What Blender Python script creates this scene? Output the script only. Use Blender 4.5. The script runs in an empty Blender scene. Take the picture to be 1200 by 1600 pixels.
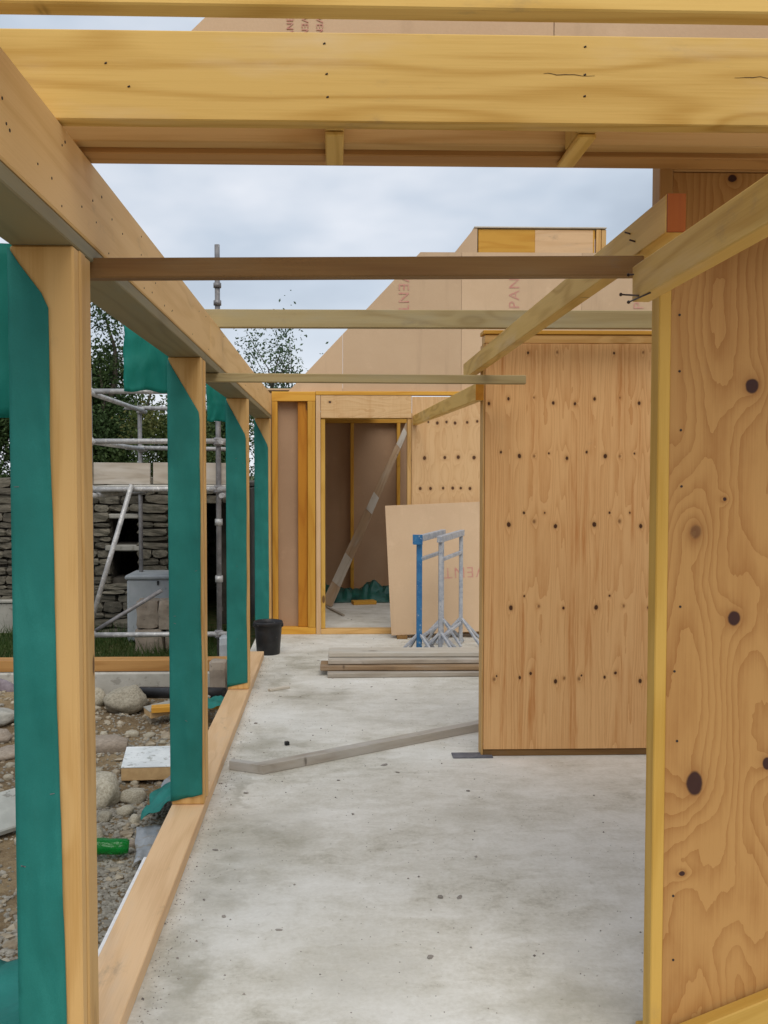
import bpy, bmesh, math, random
import numpy as np
from mathutils import Vector, Matrix, Euler, noise as mnoise

random.seed(7)
rng = np.random.default_rng(7)
SC = bpy.context.scene
COL = SC.collection
R = math.radians

# ------------------------------------------------------------------ camera
YAW, PITCH = math.atan(40 / 1450), math.atan(60 / 1450)
cam_d = bpy.data.cameras.new('camera')
cam_d.sensor_fit = 'VERTICAL'
cam_d.sensor_height = 24.0
cam_d.sensor_width = 18.0
cam_d.lens = 1450 / 1600 * 24.0
cam_d.shift_x = 40 / 1600
cam_d.clip_start = 0.05
cam_d.clip_end = 2000
cam = bpy.data.objects.new('camera', cam_d)
cam.location = (0, 0, 1.6)
cam.rotation_euler = Euler((math.pi / 2 - PITCH, 0, -YAW), 'XYZ')
COL.objects.link(cam)
SC.camera = cam
SC.render.resolution_x, SC.render.resolution_y = 768, 1024

# ------------------------------------------------------------------ world, sun, exposure
SUN_EL, SUN_AZ = R(50), R(174)          # azimuth clockwise from +Y (north)
world = bpy.data.worlds.new('World')
SC.world = world
world.use_nodes = True
wn, wl = world.node_tree.nodes, world.node_tree.links
wn.clear()
w_out = wn.new('ShaderNodeOutputWorld')
sky = wn.new('ShaderNodeTexSky')
sky.sky_type = 'NISHITA'
sky.sun_disc = False
sky.sun_elevation = SUN_EL
sky.sun_rotation = SUN_AZ
bg_sky = wn.new('ShaderNodeBackground')
bg_sky.inputs['Strength'].default_value = 0.11
wl.new(sky.outputs[0], bg_sky.inputs['Color'])
w_tc = wn.new('ShaderNodeTexCoord')
w_map = wn.new('ShaderNodeMapping')
w_map.inputs['Scale'].default_value = (1.0, 1.0, 2.2)
w_map.inputs['Location'].default_value = (10.14, 4.41, 11.41)
wl.new(w_tc.outputs['Generated'], w_map.inputs['Vector'])
w_n1 = wn.new('ShaderNodeTexNoise')
w_n1.inputs['Scale'].default_value = 2.6
w_n1.inputs['Detail'].default_value = 4.5
w_n1.inputs['Roughness'].default_value = 0.52
w_n1.inputs['Distortion'].default_value = 0.1
wl.new(w_map.outputs[0], w_n1.inputs['Vector'])
w_r = wn.new('ShaderNodeValToRGB')
e = w_r.color_ramp.elements
e[0].position, e[0].color = 0.36, (0.355, 0.41, 0.485, 1)
e[1].position, e[1].color = 0.64, (0.66, 0.685, 0.735, 1)
e.new(0.48).color = (0.46, 0.52, 0.60, 1)
wl.new(w_n1.outputs['Fac'], w_r.inputs['Fac'])
bg_cl = wn.new('ShaderNodeBackground')
bg_cl.inputs['Strength'].default_value = 1.0
# haze-white cloud towards the horizon
w_sep = wn.new('ShaderNodeSeparateXYZ')
wl.new(w_tc.outputs['Generated'], w_sep.inputs[0])
w_mr = wn.new('ShaderNodeMapRange')
w_mr.interpolation_type = 'SMOOTHSTEP'
for k_, v_ in (('From Min', 0.04), ('From Max', 0.22), ('To Min', 0.7), ('To Max', 0.0)):
    w_mr.inputs[k_].default_value = v_
wl.new(w_sep.outputs['Z'], w_mr.inputs['Value'])
w_hz = wn.new('ShaderNodeMix')
w_hz.data_type = 'RGBA'
wl.new(w_mr.outputs[0], w_hz.inputs['Factor'])
wl.new(w_r.outputs['Color'], w_hz.inputs[6])
w_hz.inputs[7].default_value = (0.73, 0.75, 0.79, 1)
wl.new(w_hz.outputs[2], bg_cl.inputs['Color'])
w_mix = wn.new('ShaderNodeMixShader')
w_mix.inputs[0].default_value = 0.93
wl.new(bg_sky.outputs[0], w_mix.inputs[1])
wl.new(bg_cl.outputs[0], w_mix.inputs[2])
wl.new(w_mix.outputs[0], w_out.inputs['Surface'])

sun_d = bpy.data.lights.new('sun', 'SUN')
sun_d.energy = 1.5
sun_d.angle = R(45)
sun_d.color = (1.0, 0.93, 0.84)
sun = bpy.data.objects.new('sun', sun_d)
_dir = Vector((math.sin(SUN_AZ) * math.cos(SUN_EL), math.cos(SUN_AZ) * math.cos(SUN_EL), math.sin(SUN_EL)))
sun.rotation_euler = _dir.to_track_quat('Z', 'Y').to_euler()
sun.location = _dir * 30
COL.objects.link(sun)

SC.view_settings.view_transform = 'Standard'
SC.view_settings.look = 'None'
SC.view_settings.exposure = 0.36
SC.view_settings.gamma = 1.0
SC.view_settings.use_curve_mapping = False
SC.render.engine = 'CYCLES'
SC.cycles.use_denoising = True
SC.cycles.max_bounces = 6
SC.cycles.diffuse_bounces = 4
SC.cycles.use_adaptive_sampling = True

# ------------------------------------------------------------------ helpers: objects
WM = {}


def place(o, M, parent=None):
    """link o with world matrix M, under parent"""
    COL.objects.link(o)
    WM[o.name] = M.copy()
    if parent is not None:
        o.parent = parent
        o.matrix_parent_inverse = Matrix.Identity(4)
        o.matrix_basis = WM[parent.name].inverted() @ M
    else:
        o.matrix_basis = M
    return o


def tag(o, label=None, cat=None, group=None, kind=None):
    if label: o['label'] = label
    if cat:
        o['category'] = cat
        if not kind: o['kind'] = 'thing'
    if group: o['group'] = group
    if kind: o['kind'] = kind
    return o


def thing(name, label, cat, loc=(0, 0, 0), group=None):
    o = bpy.data.objects.new(name, None)
    o.empty_display_size = 0.1
    place(o, Matrix.Translation(Vector(loc)))
    return tag(o, label, cat, group)


def mesh_obj(name, me, mat, M=None, parent=None):
    o = bpy.data.objects.new(name, me)
    if mat is not None and len(me.materials) == 0:
        me.materials.append(mat)
    return place(o, M or Matrix.Identity(4), parent)


def box_mesh(name, sx, sy, sz, bevel=0.002, origin='center'):
    bm = bmesh.new()
    bmesh.ops.create_cube(bm, size=1)
    for v in bm.verts:
        v.co = Vector((v.co.x * sx, v.co.y * sy, v.co.z * sz))
    if bevel:
        b = min(bevel, 0.3 * min(sx, sy, sz))
        bmesh.ops.bevel(bm, geom=list(bm.edges), offset=b, segments=1, affect='EDGES', profile=0.6)
    if origin == 'corner':
        for v in bm.verts:
            v.co += Vector((sx / 2, sy / 2, sz / 2))
    me = bpy.data.meshes.new(name)
    bm.to_mesh(me)
    bm.free()
    return me


def rough_mesh(name, sx, sy, sz, amp, seed):
    bm = bmesh.new()
    bmesh.ops.create_cube(bm, size=1)
    bmesh.ops.subdivide_edges(bm, edges=list(bm.edges), cuts=5, use_grid_fill=True)
    for v in bm.verts:
        c = Vector((v.co.x * sx, v.co.y * sy, v.co.z * sz))
        r_ = max(abs(v.co.x), abs(v.co.y), abs(v.co.z))
        k = sum(1 for q in v.co if abs(q) > 0.49)
        c *= (1.0, 1.0, 0.965, 0.90)[k]
        n = mnoise.noise_vector(c * 9 + Vector((seed, 0, 0)))
        v.co = c + n * amp
    me = bpy.data.meshes.new(name)
    bm.to_mesh(me)
    bm.free()
    return me


def frame(p0, p1, up=(0, 0, 1)):
    p0, p1 = Vector(p0), Vector(p1)
    x = (p1 - p0).normalized()
    u = Vector(up)
    if abs(x.dot(u)) > 0.99:
        u = Vector((0, 1, 0))
    y = u.cross(x).normalized()
    z = x.cross(y)
    M = Matrix((x, y, z)).transposed().to_4x4()
    M.translation = (p0 + p1) / 2
    return M, (p1 - p0).length


def timber(name, p0, p1, w, h, mat, parent=None, up=(0, 0, 1), bevel=0.003):
    """timber of width w (level, across) and height h (along up), centred on p0-p1; local X is the grain"""
    M, L = frame(p0, p1, up)
    return mesh_obj(name, box_mesh(name, L, w, h, bevel), mat, M, parent)


def span(name, x0, x1, y0, y1, z0, z1, mat, parent=None, bevel=0.003):
    """axis-aligned timber by its extents; grain along the longest side"""
    dx, dy, dz = x1 - x0, y1 - y0, z1 - z0
    cx, cy, cz = (x0 + x1) / 2, (y0 + y1) / 2, (z0 + z1) / 2
    if dx >= dy and dx >= dz:
        return timber(name, (x0, cy, cz), (x1, cy, cz), dy, dz, mat, parent, bevel=bevel)
    if dy >= dz:
        return timber(name, (cx, y0, cz), (cx, y1, cz), dx, dz, mat, parent, bevel=bevel)
    return timber(name, (cx, cy, z0), (cx, cy, z1), dx, dy, mat, parent, up=(0, 1, 0), bevel=bevel)


def sheet_box(name, x0, x1, y0, y1, z0, z1, mat, parent=None, bevel=0.0015):
    """panel whose local origin is its lower left front corner (metres from there)"""
    me = box_mesh(name, x1 - x0, y1 - y0, z1 - z0, bevel, 'corner')
    return mesh_obj(name, me, mat, Matrix.Translation((x0, y0, z0)), parent)


def tube(name, p0, p1, r, mat, parent=None, seg=12, r2=None):
    M, L = frame(p0, p1)
    bm = bmesh.new()
    bmesh.ops.create_cone(bm, cap_ends=True, segments=seg, radius1=r, radius2=r2 if r2 else r, depth=L,
                          matrix=Matrix.Rotation(math.pi / 2, 4, 'Y'))
    me = bpy.data.meshes.new(name)
    bm.to_mesh(me)
    bm.free()
    for p in me.polygons:
        p.use_smooth = len(p.vertices) == 4
    return mesh_obj(name, me, mat, M, parent)


def pydata(name, verts, faces, mat, M=None, parent=None, smooth=False):
    me = bpy.data.meshes.new(name)
    me.from_pydata([tuple(v) for v in verts], [], faces)
    me.validate()
    me.update()
    if smooth:
        me.polygons.foreach_set('use_smooth', [True] * len(me.polygons))
    return mesh_obj(name, me, mat, M, parent)


def solid_grid(name, P, thick, normal, mat, parent=None, M=None):
    """thin cloth: P[i][j] points, given real thickness along normal"""
    n, m = len(P), len(P[0])
    nv = Vector(normal) * thick
    V = [Vector(p) for row in P for p in row]
    V2 = [v + nv for v in V]
    F = []
    idx = lambda i, j: i * m + j
    o = n * m
    for i in range(n - 1):
        for j in range(m - 1):
            F.append((idx(i, j), idx(i, j + 1), idx(i + 1, j + 1), idx(i + 1, j)))
            F.append((o + idx(i, j), o + idx(i + 1, j), o + idx(i + 1, j + 1), o + idx(i, j + 1)))
    for i in range(n - 1):
        F.append((idx(i, 0), idx(i + 1, 0), o + idx(i + 1, 0), o + idx(i, 0)))
        F.append((idx(i, m - 1), o + idx(i, m - 1), o + idx(i + 1, m - 1), idx(i + 1, m - 1)))
    for j in range(m - 1):
        F.append((idx(0, j), o + idx(0, j), o + idx(0, j + 1), idx(0, j + 1)))
        F.append((idx(n - 1, j), idx(n - 1, j + 1), o + idx(n - 1, j + 1), o + idx(n - 1, j)))
    return pydata(name, V + V2, F, mat, M, parent, smooth=True)


def prism(name, pts, y0, y1, mat, parent=None, M=None):
    """outline pts (x,z) extruded from y0 to y1"""
    n = len(pts)
    V = [(x, y0, z) for x, z in pts] + [(x, y1, z) for x, z in pts]
    F = [tuple(range(n)), tuple(range(2 * n - 1, n - 1, -1))]
    for i in range(n):
        j = (i + 1) % n
        F.append((i, i + n, j + n, j))
    o = pydata(name, V, F, mat, M, parent)
    bm = bmesh.new()
    bm.from_mesh(o.data)
    bmesh.ops.recalc_face_normals(bm, faces=bm.faces)
    bm.to_mesh(o.data)
    bm.free()
    return o


# ------------------------------------------------------------------ helpers: materials
class N:
    """small node-graph writer"""
    def __init__(s, name):
        s.m = bpy.data.materials.new(name)
        s.m.use_nodes = True
        s.t = s.m.node_tree
        s.t.nodes.clear()
        s.out = s.t.nodes.new('ShaderNodeOutputMaterial')
        s.b = s.t.nodes.new('ShaderNodeBsdfPrincipled')
        s.t.links.new(s.b.outputs[0], s.out.inputs['Surface'])

    def n(s, typ, **kw):
        x = s.t.nodes.new(typ)
        for k, v in kw.items():
            setattr(x, k, v)
        return x

    def put(s, sock, v):
        if isinstance(v, bpy.types.NodeSocket):
            s.t.links.new(v, sock)
        else:
            if hasattr(sock, 'default_value') and sock.type == 'RGBA' and len(v) == 3:
                v = (*v, 1)
            sock.default_value = v

    def math(s, op, a, b=0.0, c=None, clamp=False):
        x = s.n('ShaderNodeMath', operation=op, use_clamp=clamp)
        s.put(x.inputs[0], a)
        s.put(x.inputs[1], b)
        if c is not None: s.put(x.inputs[2], c)
        return x.outputs[0]

    def vmath(s, op, a, b):
        x = s.n('ShaderNodeVectorMath', operation=op)
        s.put(x.inputs[0], a)
        s.put(x.inputs[1], b)
        return x.outputs['Value'] if op in ('LENGTH', 'DISTANCE', 'DOT_PRODUCT') else x.outputs['Vector']

    def coord(s, kind='Object'):
        return s.n('ShaderNodeTexCoord').outputs[kind]

    def rand(s):
        return s.n('ShaderNodeObjectInfo').outputs['Random']

    def noise(s, vec, scale=1.0, detail=3, rough=0.5, dist=0.0):
        x = s.n('ShaderNodeTexNoise')
        s.put(x.inputs['Vector'], vec)
        x.inputs['Scale'].default_value = scale
        x.inputs['Detail'].default_value = detail
        x.inputs['Roughness'].default_value = rough
        x.inputs['Distortion'].default_value = dist
        return x.outputs['Fac']

    def smooth(s, v, a, b, lo=0.0, hi=1.0):
        x = s.n('ShaderNodeMapRange', interpolation_type='SMOOTHSTEP')
        s.put(x.inputs['Value'], v)
        for k, q in zip(('From Min', 'From Max', 'To Min', 'To Max'), (a, b, lo, hi)):
            s.put(x.inputs[k], q)
        return x.outputs[0]

    def mix(s, f, a, b, blend='MIX'):
        x = s.n('ShaderNodeMix', data_type='RGBA', blend_type=blend)
        s.put(x.inputs['Factor'], f)
        s.put(x.inputs[6], a)
        s.put(x.inputs[7], b)
        return x.outputs[2]

    def ramp(s, v, stops):
        x = s.n('ShaderNodeValToRGB')
        el = x.color_ramp.elements
        el[0].position, el[0].color = stops[0][0], (*stops[0][1], 1)
        el[1].position, el[1].color = stops[-1][0], (*stops[-1][1], 1)
        for p, c in stops[1:-1]:
            el.new(p).color = (*c, 1)
        s.put(x.inputs[0], v)
        return x.outputs[0]

    def sep(s, v):
        x = s.n('ShaderNodeSeparateXYZ')
        s.put(x.inputs[0], v)
        return x.outputs

    def comb(s, x_, y_, z_):
        x = s.n('ShaderNodeCombineXYZ')
        for i, q in enumerate((x_, y_, z_)): s.put(x.inputs[i], q)
        return x.outputs[0]

    def finish(s, color, rough=0.7, bump=None, strength=0.3, dist=0.002, spec=0.3, metal=0.0):
        s.put(s.b.inputs['Base Color'], color)
        s.put(s.b.inputs['Roughness'], rough)
        s.b.inputs['Specular IOR Level'].default_value = spec
        s.put(s.b.inputs['Metallic'], metal)
        if bump is not None:
            b = s.n('ShaderNodeBump')
            b.inputs['Strength'].default_value = strength
            b.inputs['Distance'].default_value = dist
            s.put(b.inputs['Height'], bump)
            s.t.links.new(b.outputs[0], s.b.inputs['Normal'])
        return s.m


def srgb(r, g, b):
    f = lambda c: ((c / 255 + 0.055) / 1.055) ** 2.4 if c > 10 else c / 255 / 12.92
    return (f(r), f(g), f(b))


def wood_mat(name, light, dark, grey=None, grey_amt=0.0, rings=34.0, knots=0.55, ring_amt=0.55, dirt=0.25, rough=0.62,
             knot_col=(0.10, 0.045, 0.018)):
    """sawn softwood; grain runs along local X"""
    s = N(name)
    off = s.math('MULTIPLY', s.rand(), 61.0)
    p = s.vmath('ADD', s.coord(), s.comb(off, s.math('MULTIPLY', off, 0.37), s.math('MULTIPLY', off, 0.71)))
    warp = s.noise(s.vmath('MULTIPLY', p, (0.55, 5.0, 5.0)), 1.0, 2, 0.45)
    # knots (some cells only)
    v = s.n('ShaderNodeTexVoronoi')
    s.put(v.inputs['Vector'], s.vmath('MULTIPLY', p, (2.1, 5.5, 5.5)))
    v.inputs['Scale'].default_value = 1.0
    kd = v.outputs['Distance']
    ksel = s.math('GREATER_THAN', s.sep(v.outputs['Color'])[0], 1 - knots)
    ksize = s.math('MULTIPLY_ADD', s.sep(v.outputs['Color'])[1], 0.075, 0.03)
    halo = s.math('MULTIPLY', s.smooth(kd, 0.0, 0.34, 1.0, 0.0), ksel)
    knot = s.math('MULTIPLY', s.smooth(s.math('DIVIDE', kd, ksize), 0.75, 1.05, 1.0, 0.0), ksel)
    ph = s.math('ADD', s.math('MULTIPLY', warp, rings), s.math('MULTIPLY', halo, 2.6))
    ring = s.math('MULTIPLY_ADD', s.math('SINE', s.math('MULTIPLY', ph, 3.1)), 0.5, 0.5)
    ring = s.math('POWER', ring, 2.2)
    fib = s.noise(s.vmath('MULTIPLY', p, (5.0, 230.0, 230.0)), 1.0, 3, 0.6)
    big = s.noise(s.vmath('MULTIPLY', p, (0.9, 3.0, 3.0)), 1.0, 3, 0.55)
    f = s.math('ADD', s.math('MULTIPLY', ring, ring_amt), s.math('MULTIPLY', s.math('SUBTRACT', fib, 0.5), 0.9))
    f = s.math('ADD', f, s.math('MULTIPLY', s.math('SUBTRACT', big, 0.5), 0.9), clamp=True)
    col = s.mix(f, light, dark)
    col = s.mix(s.math('MULTIPLY', halo, 0.28), col, tuple(0.5 * c for c in dark))
    col = s.mix(s.math('MULTIPLY', knot, 0.85), col, knot_col)
    if grey:
        gm = s.noise(s.vmath('MULTIPLY', p, (1.4, 6.0, 6.0)), 1.0, 4, 0.6)
        col = s.mix(s.smooth(gm, 0.62 - 0.5 * grey_amt, 0.95 - 0.5 * grey_amt, 0.0, min(1.0, grey_amt + 0.35)), col, grey)
    v2 = s.n('ShaderNodeTexVoronoi')
    s.put(v2.inputs['Vector'], s.vmath('MULTIPLY', p, (7.5, 3.4, 3.4)))
    v2.inputs['Scale'].default_value = 1.0
    m2 = s.math('MULTIPLY', s.smooth(v2.outputs['Distance'], 0.04, 0.13, 1.0, 0.0), s.math('GREATER_THAN', s.sep(v2.outputs['Color'])[0], 0.88))
    vx = s.noise(s.vmath('MULTIPLY', p, (34.0, 4.0, 4.0)), 1.0, 3, 0.6)
    col = s.mix(s.math('MULTIPLY', m2, s.smooth(vx, 0.42, 0.60, 0.15, 0.85)), col, tuple(0.42 * c for c in dark))
    # handling marks and per-piece tone
    d = s.noise(s.vmath('MULTIPLY', p, (3.0, 7.0, 7.0)), 1.0, 6, 0.7)
    col = s.mix(s.smooth(d, 0.58, 0.78, 0.0, dirt), col, (0.16, 0.13, 0.10))
    hv = s.n('ShaderNodeHueSaturation')
    s.put(hv.inputs['Value'], s.math('MULTIPLY_ADD', s.rand(), 0.22, 0.89))
    s.put(hv.inputs['Color'], col)
    bmp = s.math('ADD', s.math('MULTIPLY', fib, 0.5), s.math('MULTIPLY', ring, 0.25))
    return s.finish(hv.outputs[0], rough, bmp, 0.35, 0.0012, 0.25)


def ply_mat(name, light, dark, knots, period=None, rings=9.0, stretch=(2.2, 0.42), ring_amt=0.75, dark_knot=(0.035, 0.016, 0.014),
            seed=0.0, edge=(0.55, 0.36, 0.17), line=2.6, wobble=0.3, knot_warp=1.1, streaks=0.3):
    """rotary-cut plywood face in local X (across) and Z (up), knots given in metres: (x, z, rx, rz, darkness)"""
    s = N(name)
    c = s.sep(s.coord())
    x, z = c[0], c[2]
    xm = s.math('FLOORED_MODULO', x, period) if period else x
    jit = s.noise(s.comb(x, 0.0, z), 40.0, 2, 0.5)
    pv = s.comb(xm, 0.0, z)
    pv = s.vmath('ADD', pv, s.vmath('MULTIPLY', s.comb(s.math('SUBTRACT', jit, 0.5), 0.0, s.math('SUBTRACT', s.noise(s.comb(z, 2.0, x), 40.0, 2, 0.5), 0.5)), (0.006, 0.0, 0.006)))
    near = {True: None, False: None}
    for (kx, kz, rx, rz, da) in knots:
        ma = s.n('ShaderNodeVectorMath', operation='MULTIPLY_ADD')
        s.put(ma.inputs[0], pv)
        ma.inputs[1].default_value = (1 / rx, 0, 1 / rz)
        ma.inputs[2].default_value = (-kx / rx, 0, -kz / rz)
        le = s.vmath('LENGTH', ma.outputs[0], (0, 0, 0))
        q = da > 0.72
        near[q] = le if near[q] is None else s.math('MINIMUM', near[q], le)
    ld = near[True] if near[True] is not None else 99.0
    ll = near[False] if near[False] is not None else 99.0
    kn = s.math('MAXIMUM', s.math('MULTIPLY', s.smooth(ld, 0.82, 1.12, 1.0, 0.0), 0.95), s.math('MULTIPLY', s.smooth(ll, 0.6, 1.15, 1.0, 0.0), 0.5))
    lm = s.math('MINIMUM', ld, ll)
    warp = s.math('DIVIDE', 1.0, s.math('MULTIPLY_ADD', s.math('MULTIPLY', lm, lm), 0.13, 1.0))
    sx = xm if period else x
    base = s.noise(s.comb(s.math('ADD', s.math('MULTIPLY', sx, stretch[0]), seed), seed * 0.3, s.math('MULTIPLY', z, stretch[1])), 1.0, 2, 0.42)
    wob = s.noise(s.comb(s.math('MULTIPLY', x, 20.0), seed, s.math('MULTIPLY', z, 9.0)), 1.0, 3, 0.55)
    ph = s.math('ADD', s.math('MULTIPLY', base, rings), s.math('MULTIPLY', wob, wobble))
    ph = s.math('ADD', ph, s.math('MULTIPLY', warp, knot_warp))
    ring = s.math('FRACT', s.math('MULTIPLY', ph, 2.0))
    ring = s.math('POWER', ring, line)                       # soft rise, sharp latewood edge
    fib = s.noise(s.comb(s.math('MULTIPLY', x, 260.0), seed, s.math('MULTIPLY', z, 6.0)), 1.0, 3, 0.6)
    big = s.noise(s.comb(s.math('MULTIPLY', x, 7.0), seed, s.math('MULTIPLY', z, 1.1)), 1.0, 4, 0.6)
    f = s.math('ADD', s.math('MULTIPLY', ring, ring_amt), s.math('MULTIPLY', s.math('SUBTRACT', fib, 0.5), 0.75))
    f = s.math('ADD', f, s.math('MULTIPLY', s.math('SUBTRACT', big, 0.5), 1.1), clamp=True)
    col = s.mix(f, light, dark)
    stk = s.noise(s.comb(s.math('MULTIPLY', x, 19.0), seed + 3.0, s.math('MULTIPLY', z, 0.9)), 1.0, 5, 0.65)
    col = s.mix(s.smooth(stk, 0.52, 0.74, 0.0, streaks), col, (dark[0] * 0.92, dark[1] * 0.78, dark[2] * 0.6))
    col = s.mix(s.smooth(lm, 1.0, 1.8, 0.30, 0.0), col, (0.28, 0.105, 0.028))
    col = s.mix(s.smooth(warp, 0.35, 1.0, 0.0, 0.25), col, tuple(q * 0.75 for q in dark))
    col = s.mix(kn, col, dark_knot)
    dirt = s.noise(s.comb(x, 3.0, z), 4.0, 7, 0.72)
    col = s.mix(s.smooth(dirt, 0.60, 0.85, 0.0, 0.35), col, (0.20, 0.15, 0.10))
    bmp = s.math('ADD', s.math('MULTIPLY', fib, 0.4), s.math('MULTIPLY', ring, 0.5))
    return s.finish(col, 0.6, bmp, 0.3, 0.0012, 0.25)


# ------------------------------------------------------------------ materials
M_JOIST = wood_mat('timber_yellow', (0.66, 0.43, 0.125), (0.47, 0.26, 0.045), grey=(0.70, 0.55, 0.36), grey_amt=0.28, rings=20, dirt=0.42, ring_amt=0.6, knots=0.5)
M_BEAM = wood_mat('timber_beam', (0.82, 0.535, 0.235), (0.64, 0.365, 0.12), rings=12, dirt=0.35, ring_amt=0.35, knots=0.35)
M_POST = wood_mat('timber_post', (0.63, 0.39, 0.15), (0.45, 0.235, 0.06), rings=18, dirt=0.2, ring_amt=0.5, knots=0.35)
M_PLATE = wood_mat('timber_plate', (0.67, 0.45, 0.25), (0.5, 0.3, 0.14), grey=(0.50, 0.42, 0.33), grey_amt=0.25, rings=12, dirt=0.55, ring_amt=0.4, knots=0.3)
M_STUD = wood_mat('timber_orange', (0.62, 0.33, 0.05), (0.49, 0.215, 0.02), rings=16, dirt=0.12, knots=0.4)
M_ORANGE = wood_mat('timber_deep_orange', (0.52, 0.22, 0.02), (0.40, 0.14, 0.01), rings=14, dirt=0.08, knots=0.35)
M_RED = wood_mat('timber_wet_red', (0.3, 0.075, 0.006), (0.22, 0.045, 0.003), rings=14, dirt=0.1, knots=0.3)
M_STUDY = wood_mat('timber_stud_yellow', (0.55, 0.335, 0.075), (0.43, 0.235, 0.035), rings=14, dirt=0.25, knots=0.4)
M_GREEN = wood_mat('timber_treated', (0.4, 0.315, 0.155), (0.29, 0.21, 0.09), grey=(0.34, 0.31, 0.22), grey_amt=0.3, rings=16, dirt=0.45, knots=0.5)
M_BROWN = wood_mat('timber_brown', (0.235, 0.13, 0.045), (0.15, 0.07, 0.022), grey=(0.25, 0.19, 0.11), grey_amt=0.25, rings=14, dirt=0.5, knots=0.4)
M_SOFFIT = wood_mat('timber_soffit', (0.235, 0.195, 0.105), (0.165, 0.13, 0.065), grey=(0.20, 0.19, 0.125), grey_amt=0.4, rings=14, dirt=0.6, knots=0.4)  # treated-timber colour darkened for the shade under the beam
M_GREY = wood_mat('timber_weathered', (0.42, 0.37, 0.30), (0.28, 0.235, 0.18), grey=(0.52, 0.49, 0.44), grey_amt=0.5, rings=20, dirt=0.55, knots=0.4)
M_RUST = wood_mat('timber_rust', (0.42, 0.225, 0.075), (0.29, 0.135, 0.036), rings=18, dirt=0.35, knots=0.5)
M_GREYD = wood_mat('timber_dark_weathered', (0.33, 0.22, 0.125), (0.20, 0.125, 0.066), grey=(0.40, 0.36, 0.30), grey_amt=0.35, rings=20, dirt=0.6, knots=0.4)
M_PALE = wood_mat('timber_pale_board', (0.58, 0.53, 0.44), (0.45, 0.39, 0.31), grey=(0.56, 0.54, 0.48), grey_amt=0.5, rings=16, dirt=0.5, knots=0.3)


def board_mat(name='fibre_board', cs=((0.50, 0.35, 0.22), (0.555, 0.40, 0.255), (0.61, 0.45, 0.295))):
    s = N(name)
    p = s.coord()
    off = s.math('MULTIPLY', s.rand(), 19.0)
    p = s.vmath('ADD', p, s.comb(off, off, off))
    big = s.noise(p, 1.6, 4, 0.6)
    fine = s.noise(p, 160.0, 3, 0.6)
    f = s.math('ADD', s.math('MULTIPLY', big, 0.7), s.math('MULTIPLY', fine, 0.3))
    col = s.ramp(f, [(0.25, cs[0]), (0.55, cs[1]), (0.8, cs[2])])
    streak = s.noise(s.vmath('MULTIPLY', p, (9.0, 9.0, 0.8)), 1.0, 4, 0.6)
    col = s.mix(s.smooth(streak, 0.55, 0.8, 0.0, 0.35), col, tuple(0.7 * q for q in cs[0]))
    blot = s.noise(p, 7.0, 6, 0.7)
    col = s.mix(s.smooth(blot, 0.55, 0.75, 0.0, 0.25), col, tuple(min(1, 1.2 * q) for q in cs[2]))
    hv = s.n('ShaderNodeHueSaturation')
    s.put(hv.inputs['Value'], s.math('MULTIPLY_ADD', s.rand(), 0.14, 0.93))
    s.put(hv.inputs['Color'], col)
    return s.finish(hv.outputs[0], 0.8, fine, 0.25, 0.001, 0.2)


def membrane_mat(name, gain, trans):
    s = N(name)
    G = lambda *c: tuple(q * gain for q in c)
    p = s.coord()
    n1 = s.noise(p, 5.0, 4, 0.55)
    n2 = s.noise(p, 300.0, 2, 0.5)
    f = s.math('ADD', s.math('MULTIPLY', n1, 0.75), s.math('MULTIPLY', n2, 0.25))
    col = s.ramp(f, [(0.25, G(0.008, 0.105, 0.088)), (0.55, G(0.014, 0.155, 0.132)), (0.85, G(0.03, 0.23, 0.198))])
    fold = s.noise(s.vmath('MULTIPLY', p, (7.0, 7.0, 2.4)), 1.0, 3, 0.55, 0.6)
    m = s.finish(col, 0.62, s.math('ADD', fold, s.math('MULTIPLY', n2, 0.02)), 0.8, 0.016, 0.35)
    tr = s.n('ShaderNodeBsdfTranslucent')
    s.put(tr.inputs[0], (0.03, 0.42, 0.35, 1))
    mx = s.n('ShaderNodeMixShader')
    mx.inputs[0].default_value = trans
    s.t.links.new(s.b.outputs[0], mx.inputs[1])
    s.t.links.new(tr.outputs[0], mx.inputs[2])
    s.t.links.new(mx.outputs[0], s.out.inputs['Surface'])
    return m


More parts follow.
